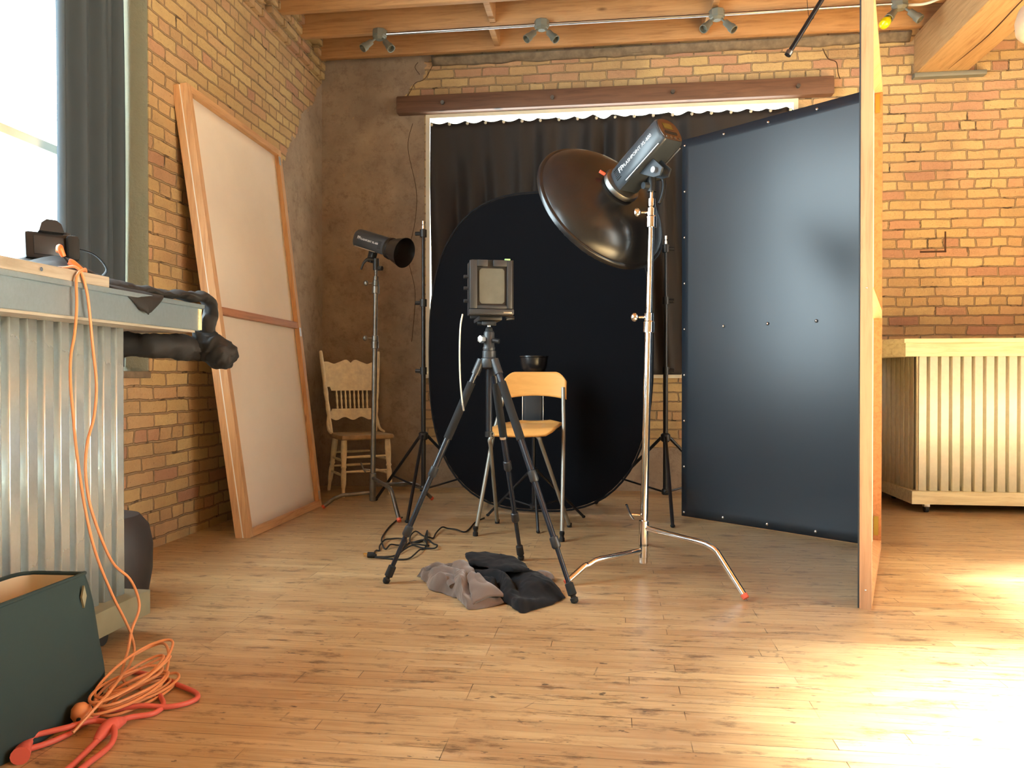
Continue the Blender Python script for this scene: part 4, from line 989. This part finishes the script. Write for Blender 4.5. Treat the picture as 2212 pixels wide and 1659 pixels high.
m = MB(); m.x = mr; m.box((-0.05, -0.041, -0.015), (0.035, -0.037, 0.045), 0.001); m.build('rear_display', M['screen'] if False else M['plastic_grey'], dc)
strap = MB(); strap.tube([(-1.79, 2.33, 1.335), (-1.73, 2.39, 1.32), (-1.70, 2.42, 1.27), (-1.73, 2.42, 1.235)], 0.010, n=8, flat=0.25); strap.build('strap', M['rubber'], dc)

# orange tether cable: plug at the camera, two strands down the counter front, coil on the floor
oc = thing('tether_cable', (-1.55, 2.05, 0), 'thin orange tether cable hanging down the left counter into a floor coil', 'cable')
pl = MB().tube([(-1.688, 2.175, 1.292), (-1.665, 2.150, 1.298), (-1.655, 2.140, 1.290), (-1.650, 2.148, 1.270)], [0.008, 0.010, 0.010, 0.007], n=10).build('angled_plug', M['orange_hot'], oc)
MB().tube([(-1.650, 2.148, 1.270), (-1.640, 2.155, 1.252)], 0.003, n=8).build('plug_neck', M['rubber'], oc)
MB().tube([(-1.640, 2.155, 1.255), (-1.632, 2.160, 1.250), (-1.60, 2.165, 1.222), (-1.59, 2.166, 1.215)], [0.009, 0.0125, 0.0115, 0.006], n=12).build('connector_block', M['orange_hot'], oc)
sA = [(-1.590, 2.166, 1.222), (-1.560, 2.120, 1.226), (-1.541, 2.060, 1.195), (-1.541, 2.059, 1.111), (-1.541, 2.050, 1.030), (-1.537, 2.028, 0.962), (-1.529, 2.016, 0.882), (-1.521, 2.016, 0.790), (-1.511, 2.017, 0.684), (-1.498, 2.030, 0.537), (-1.486, 2.058, 0.398), (-1.475, 2.115, 0.261), (-1.468, 2.170, 0.161), (-1.464, 2.197, 0.102), (-1.455, 2.195, 0.055), (-1.405, 2.090, 0.050), (-1.345, 1.975, 0.075), (-1.310, 1.865, 0.070), (-1.315, 1.800, 0.045), (-1.325, 1.750, 0.018)]
MB().tube(sA, 0.0042, n=8, res=5).build('strand', M['orange'], oc)
sB = [(-1.66, 2.07, 1.224), (-1.60, 2.075, 1.224), (-1.555, 2.085, 1.222), (-1.540, 2.103, 1.150), (-1.541, 2.126, 1.007), (-1.529, 2.127, 0.882), (-1.521, 2.105, 0.786), (-1.514, 2.064, 0.707), (-1.505, 2.046, 0.614), (-1.496, 2.062, 0.505), (-1.484, 2.128, 0.354), (-1.479, 2.209, 0.278), (-1.474, 2.244, 0.211), (-1.471, 2.243, 0.167), (-1.466, 2.200, 0.123), (-1.452, 2.160, 0.075), (-1.425, 2.090, 0.030), (-1.385, 2.060, 0.010), (-1.33, 2.04, 0.010)]
MB().tube(sB, 0.0042, n=8, res=5).build('strand', M['orange'], oc)
rc = random.Random(5); pts = []
for i in range(120):
    a = i * 0.52; lay = i / 120
    e = 0.75 + 0.35 * math.sin(a * 0.23 + 1) * 0.6 + rc.uniform(-.03, .03)
    cx, cy = -1.312 + 0.012 * math.sin(a * 0.11), 1.985 + 0.03 * math.sin(a * 0.17)
    s, c = math.sin(a), math.cos(a)
    pts.append((max(-1.372, cx + 0.060 * e * s + 0.018 * c), cy + 0.145 * e * c, 0.008 + 0.055 * lay + 0.020 * (1 + math.sin(a * 0.37)) * (1 + c) * lay))
MB().tube(pts, 0.0040, n=7, res=3).build('coil', M['orange'], oc)
loop = [(-1.46, 2.17, 0.045), (-1.425, 2.235, 0.060), (-1.375, 2.225, 0.075), (-1.320, 2.160, 0.065), (-1.278, 2.070, 0.035), (-1.262, 1.99, 0.012)]
MB().tube(loop, 0.0042, n=8).build('loop', M['orange'], oc)

# coral red extension cord with its sockets
rd = thing('extension_cord', (-1.25, 1.85, 0), 'thick coral red extension cord with moulded plugs on the floor by the bag', 'cord')
red1 = [(-1.427, 1.600, 0.009), (-1.396, 1.660, 0.009), (-1.360, 1.712, 0.009), (-1.345, 1.759, 0.009), (-1.348, 1.789, 0.009), (-1.340, 1.866, 0.012), (-1.313, 1.888, 0.016), (-1.249, 1.914, 0.020), (-1.193, 1.933, 0.012), (-1.156, 1.962, 0.009), (-1.140, 2.001, 0.009), (-1.163, 2.037, 0.009), (-1.219, 2.070, 0.009), (-1.305, 2.114, 0.009), (-1.352, 2.137, 0.009), (-1.404, 2.153, 0.009), (-1.455, 2.160, 0.009)]
red2 = [(-1.393, 1.679, 0.022), (-1.396, 1.707, 0.026), (-1.374, 1.733, 0.026), (-1.344, 1.763, 0.026), (-1.322, 1.798, 0.024), (-1.302, 1.815, 0.020), (-1.266, 1.801, 0.022), (-1.227, 1.769, 0.022), (-1.207, 1.732, 0.010), (-1.198, 1.681, 0.009), (-1.198, 1.640, 0.009), (-1.194, 1.560, 0.009), (-1.20, 1.48, 0.009)]
red3 = [(-1.250, 1.812, 0.024), (-1.240, 1.860, 0.014), (-1.208, 1.892, 0.009), (-1.200, 1.923, 0.009), (-1.212, 1.957, 0.009), (-1.250, 2.003, 0.009), (-1.270, 2.020, 0.009)]
red4 = [(-1.222, 1.540, 0.009), (-1.226, 1.609, 0.009), (-1.237, 1.671, 0.009), (-1.246, 1.732, 0.012)]
for p in (red1, red2, red3, red4): MB().tube(p, 0.0072, n=10, res=6).build('flex', M['red_cord'], rd)
MB().tube([(-1.246, 1.728, 0.012), (-1.250, 1.748, 0.016), (-1.254, 1.775, 0.019), (-1.254, 1.800, 0.019), (-1.250, 1.816, 0.018), (-1.247, 1.838, 0.014)], [0.008, 0.013, 0.018, 0.019, 0.016, 0.008], n=12).build('socket_end', M['red_cord'], rd)
MB().tube([(-1.393, 1.690, 0.020), (-1.385, 1.664, 0.020), (-1.372, 1.640, 0.020), (-1.362, 1.622, 0.020)], [0.008, 0.014, 0.019, 0.021], n=14).build('plug_end', M['red_cord'], rd)
pw = thing('power_adapter', (-1.372, 1.812, 0), 'orange rounded plug lying against the dark bag beside the cable coil', 'plug')
MB().lathe([(0.004, -0.028), (0.016, -0.024), (0.024, -0.008), (0.026, 0.010), (0.018, 0.026), (0.006, 0.034)], (-1.352, 1.822, 0.030), (-0.25, -0.3, 0.92), n=18).build('plug_body', M['orange'], pw)
MB().cyl((-1.345, 1.800, 0.030), (-1.341, 1.790, 0.031), 0.0045, n=10).build('screw_hole', M['rubber'], pw)

# dark fabric tote at the left edge, cream inside
tb = thing('tote_bag', (-1.50, 1.70, 0), 'dark fabric tote with cream lining at the left edge by the counter', 'bag')
def ring(z):
    f = z / 0.37
    x0, x1 = -1.615 + 0.03 * f, -1.392 - 0.012 * f; y0, y1 = 1.58 - 0.14 * f, 1.995 - 0.075 * f ** 1.3
    bul = 0.012 * math.sin(f * math.pi)
    out = []
    for k in range(48):
        a = 2 * math.pi * k / 48; e = 6 + 8 * f
        cx, cy, rx, ry = (x0 + x1) / 2, (y0 + y1) / 2, (x1 - x0) / 2 + bul, (y1 - y0) / 2 + bul * 0.4
        p = V((cx + rx * math.copysign(abs(math.cos(a)) ** (2 / e), math.cos(a)), cy + ry * math.copysign(abs(math.sin(a)) ** (2 / e), math.sin(a)), z))
        w = noise.noise(V((p.x * 7, p.y * 7, z * 6))) * 0.012 * min(1, 4 * f) * min(1, 3 * (1 - f) + .2)
        sag = 0.010 * math.sin(a * 2 + 0.6) * max(0, f - 0.6)
        out.append(p + V((w, w * 0.5, sag)))
    return out
mb = MB(); mb.rings([ring(0.002 + 0.368 * i / 14) for i in range(15)], caps=False)
vv = ring(0.002); mb._add(vv, [tuple(range(len(vv)))])
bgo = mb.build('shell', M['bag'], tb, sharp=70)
mi = MB(); inn = [[V(p).lerp(V((-1.498, 1.70, p.z)), 0.030) for p in ring(0.05 + 0.316 * i / 10)] for i in range(11)]
mi.rings(inn, caps=False); mi._add(inn[0], [tuple(range(48))]); mi.build('lining', M['bag_in'], tb, sharp=70)
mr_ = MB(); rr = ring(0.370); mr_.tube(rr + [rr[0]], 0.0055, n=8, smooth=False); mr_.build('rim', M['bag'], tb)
mh = MB(); mh.prism([(0, -0.030), (0.009, 0), (0, 0.030), (-0.009, 0)], lambda u, v, t: (-1.392 + t - 0.002, 1.880 + u, 0.318 + v), 0.0, 0.006); mh.build('diamond_patch', M['bar_base'], tb)

# dark round bin standing past the end of the counter
rb = MB(); rb.lathe([(0.145, 0.0), (0.160, 0.01), (0.178, 0.12), (0.180, 0.22), (0.165, 0.30), (0.13, 0.345), (0.06, 0.362), (0.001, 0.365)], (-2.025, 2.86, 0.0), n=40)
tag(rb.build('floor_pouf', M['pouf']), 'dark rounded pouf on the floor behind the left counter end', 'pouf')

# long black nylon sleeve draped over the end of the counter
sl = thing('nylon_sleeve', (-1.60, 2.70, 1.19), 'black nylon sleeve draped over the left counter end with a gathered tip', 'cloth')
m = MB(); m.tube([(-1.66, 2.26, 1.200), (-1.64, 2.38, 1.206), (-1.62, 2.50, 1.204), (-1.60, 2.62, 1.208), (-1.575, 2.74, 1.210), (-1.555, 2.815, 1.204), (-1.560, 2.838, 1.160), (-1.570, 2.840, 1.100), (-1.575, 2.845, 1.060)],
               [0.030, 0.050, 0.045, 0.042, 0.045, 0.036, 0.036, 0.034, 0.036], n=22, flat=0.42, res=10); crumple(m, 0.014, 16); crumple(m, 0.005, 50); m.build('sleeve_body', M['sleeve'], sl)
m = MB(); tips = [(-1.62, 2.850, 1.062), (-1.585, 2.850, 1.040), (-1.550, 2.850, 1.014), (-1.515, 2.850, 0.992), (-1.485, 2.850, 0.974), (-1.470, 2.850, 0.966)]
m.tube(tips, [0.034, 0.050, 0.060, 0.062, 0.046, 0.030], n=30, res=8)
crumple(m, 0.016, 18); crumple(m, 0.008, 46)
m.build('gathered_tip', M['sleeve'], sl)
m = MB(); m.tube([(-1.60, 2.850, 1.02), (-1.64, 2.79, 1.020), (-1.68, 2.70, 1.024), (-1.75, 2.66, 1.025), (-1.84, 2.64, 1.02)], [0.050, 0.048, 0.042, 0.044, 0.045], n=22, res=10); crumple(m, 0.016, 14); crumple(m, 0.006, 44); m.build('sleeve_tail', M['sleeve'], sl)
m = MB()
m.grid(lambda u, v: lerp(lerp((-1.62, 2.23, 1.204), (-1.57, 2.54, 1.192), u), (-1.541, 2.41, 1.112), v * (1 - abs(u - 0.55) * 0.3)) + V((0.02 * math.sin(v * math.pi), 0, 0.012 * math.sin(v * math.pi))), 10, 8)
m.build('hanging_flap', M['sleeve'], sl, solid=0.004)

# ------------------------------------------------------------------ cloths on the floor under the tripod
def floor_cloth(name, outline, hgt, mat, parent, seed, folds, rings=26, fold_dir=(1, 0.3), sub=10):
    n = len(outline); P = []
    for i in range(n):
        p0, p1, p2, p3 = (V((*outline[(i + k) % n], 0)) for k in (-1, 0, 1, 2))
        for s in range(sub):
            t = s / sub
            P.append(0.5 * ((2 * p1) + (p2 - p0) * t + (2 * p0 - 5 * p1 + 4 * p2 - p3) * t * t + (3 * p1 - p0 - 3 * p2 + p3) * t ** 3))
    c = sum(P, V((0, 0, 0))) / len(P); fd = V((fold_dir[0], fold_dir[1], 0)).normalized()
    def pt(p, r):
        q = c + (p - c) * r
        edge = 1 - r ** 5
        w = noise.noise(q * 5 + V((seed, 0, 0)))
        f = abs(math.sin(q.dot(fd) * folds + 4.5 * noise.noise(q * 4 + V((0, seed, 0))))) ** 1.3
        z = 0.004 + edge * (hgt * (0.45 + 0.55 * f) + 0.022 * w) + 0.010 * (1 - edge) * abs(w)
        return q + V((0.012 * w * r, 0.01 * w * r, max(0.004, z)))
    mb = MB(); R = [[pt(p, r) for p in P] for r in [max(0.01, i / rings) for i in range(rings + 1)]]
    mb.rings(R, caps=False)
    low = [[V((p.x, p.y, 0.002)) for p in R[-1]]]
    mb.rings([R[-1], low[0]], caps=False)
    crumple(mb, 0.010, 15); crumple(mb, 0.004, 45)
    for v in mb.bm.verts: v.co.z = max(v.co.z, 0.002)
    return mb.build(name, mat, parent, sharp=80)
grey_o = [(-0.868, 3.394), (-0.812, 3.437), (-0.702, 3.483), (-0.623, 3.325), (-0.548, 3.182), (-0.497, 3.089), (-0.435, 3.024), (-0.428, 3.006), (-0.539, 2.927), (-0.581, 3.002), (-0.620, 3.060), (-0.679, 3.117), (-0.761, 3.181), (-0.795, 3.279), (-0.844, 3.368)]
gc = thing('grey_cloth', (-0.64, 3.17, 0), 'crumpled taupe grey cloth on the floor under the tripod', 'cloth')
floor_cloth('cloth', grey_o, 0.085, M['grey_cloth'], gc, 3, 30, fold_dir=(1, 0.45))
m = MB()
def cone_fold(u, v):
    a = (u - 0.5) * 2.2; L = 0.05 + 0.17 * v; w = 0.018 + 0.062 * v
    o = V((-0.60, 3.165, 0.072)); d = V((0.60, -0.79, 0)); s = V((0.79, 0.60, 0))
    return o + d * L + s * (w * math.sin(a * 1.3)) + V((0, 0, 0.028 * math.cos(a * 1.3) - 0.062 * v + 0.012 * math.sin(v * 3.14)))
m.grid(cone_fold, 26, 22); crumple(m, 0.010, 16); m.build('cuff_fold', M['grey_cloth'], gc, solid=0.006)
m = MB(); m.tube([(-0.83, 3.395, 0.03), (-0.77, 3.36, 0.055), (-0.72, 3.29, 0.055), (-0.69, 3.21, 0.05), (-0.64, 3.12, 0.04)], [0.022, 0.030, 0.028, 0.030, 0.020], n=12, flat=0.7); crumple(m, 0.012, 18); m.build('roll_fold', M['grey_cloth'], gc)
m = MB(); m.tube([(-0.70, 3.44, 0.045), (-0.66, 3.34, 0.07), (-0.62, 3.26, 0.07), (-0.58, 3.19, 0.06)], [0.022, 0.034, 0.034, 0.022], n=12, flat=0.7); crumple(m, 0.012, 18); m.build('roll_fold', M['grey_cloth'], gc)
m = MB(); m.tube([(-0.345, 3.36, 0.02), (-0.300, 3.40, 0.028), (-0.268, 3.40, 0.024), (-0.252, 3.375, 0.014)], [0.02, 0.026, 0.022, 0.010], n=12, flat=0.7); crumple(m, 0.012, 18); m.build('corner_tuft', M['grey_cloth'], gc)
black_o = [(-0.685, 3.471), (-0.684, 3.502), (-0.667, 3.560), (-0.520, 3.518), (-0.384, 3.419), (-0.302, 3.358), (-0.246, 3.272), (-0.184, 3.150), (-0.189, 3.115), (-0.221, 3.048), (-0.287, 2.959), (-0.326, 2.911), (-0.357, 2.931), (-0.397, 3.005), (-0.448, 3.045), (-0.488, 3.068), (-0.564, 3.180), (-0.636, 3.324)]
bc = thing('dark_cloth', (-0.40, 3.20, 0), 'folded black focusing cloth on the floor by the tripod foot', 'cloth')
floor_cloth('cloth', black_o, 0.080, M['black_cloth'], bc, 9, 15, fold_dir=(0.8, 0.6))
m = MB()
flap_o = [(-0.660, 3.500), (-0.500, 3.460), (-0.360, 3.310), (-0.343, 3.225), (-0.404, 3.190), (-0.514, 3.271), (-0.628, 3.370)]
cfl = V((-0.49, 3.34, 0))
fl_r = []
for r, dz in ((0.98, 0.078), (1.02, 0.086), (1.0, 0.094), (0.92, 0.099), (0.8, 0.102), (0.65, 0.105), (0.5, 0.107), (0.35, 0.108), (0.2, 0.107), (0.02, 0.106)):
    ringp = []
    for i in range(len(flap_o)):
        for s in range(12):
            a, b = V((*flap_o[i], 0)), V((*flap_o[(i + 1) % len(flap_o)], 0))
            p = cfl + (lerp(a, b, s / 12) - cfl) * r; ringp.append(p + V((0, 0, dz + 0.010 * noise.noise(p * 7))))
    fl_r.append(ringp)
m.rings(fl_r); crumple(m, 0.016, 9); crumple(m, 0.005, 34); m.build('folded_flap', M['black_cloth'], bc, sharp=70)

# black power cord in a loose tangle, brass prongs on the plug
bk = thing('power_cable', (-1.05, 3.95, 0), 'black power cord tangled on the floor with a brass pronged plug', 'cord')
c1 = [(-1.171, 3.715), (-1.141, 3.725), (-1.098, 3.731), (-1.071, 3.786), (-1.058, 3.895), (-1.034, 3.947), (-0.980, 3.947), (-0.911, 3.921), (-0.907, 3.970), (-0.945, 4.052), (-0.991, 4.122), (-1.006, 4.089), (-1.049, 4.306), (-1.058, 4.373), (-1.012, 4.181), (-0.979, 4.033), (-0.956, 3.978), (-1.002, 3.972), (-1.071, 4.051), (-1.114, 4.200), (-1.113, 4.315), (-1.064, 4.271), (-1.021, 4.180), (-1.031, 4.086), (-1.075, 4.080), (-1.085, 4.020), (-1.080, 3.906)]
c2 = [(-1.171, 3.734), (-1.199, 3.809), (-1.205, 3.862), (-1.190, 3.864), (-1.212, 3.945), (-1.221, 4.062), (-1.213, 4.147), (-1.164, 4.138), (-1.104, 4.077), (-1.094, 4.004), (-1.123, 3.971), (-1.156, 3.953), (-1.165, 3.895), (-1.196, 3.947), (-1.237, 4.060), (-1.283, 4.243), (-1.318, 4.482), (-1.333, 4.712), (-1.325, 4.80)]
c3 = [(-1.164, 3.710), (-1.106, 3.698), (-1.042, 3.682), (-0.993, 3.700), (-0.979, 3.759), (-0.972, 3.852), (-0.967, 3.921), (-0.979, 4.033), (-1.015, 4.088), (-1.063, 4.082), (-1.019, 4.118), (-1.005, 4.166), (-0.983, 4.201), (-0.992, 4.314), (-0.988, 4.452), (-0.960, 4.483), (-0.899, 4.428), (-0.843, 4.392), (-0.830, 4.472), (-0.831, 4.696), (-0.80, 4.85)]
for k, c in enumerate((c1, c2, c3)):
    MB().tube([(x, y, 0.0055 + (0.006 * (i % 3) if 3 < i < len(c) - 4 else 0.0)) for i, (x, y) in enumerate(c)], 0.0042, n=7, res=5).build('flex', M['rubber'], bk)
pb = MB().tube([(-1.160, 3.722, 0.012), (-1.172, 3.721, 0.013), (-1.182, 3.721, 0.015), (-1.205, 3.720, 0.015)], [0.006, 0.012, 0.015, 0.014], n=12).build('plug', M['rubber'], bk)
for dy, dz in ((-0.006, 0.020), (0.006, 0.020), (0, 0.009)): MB().cyl((-1.204, 3.720 + dy, dz), (-1.226, 3.719 + dy, dz), 0.0024, n=8).build('prong', M['gold_pin'], pb)
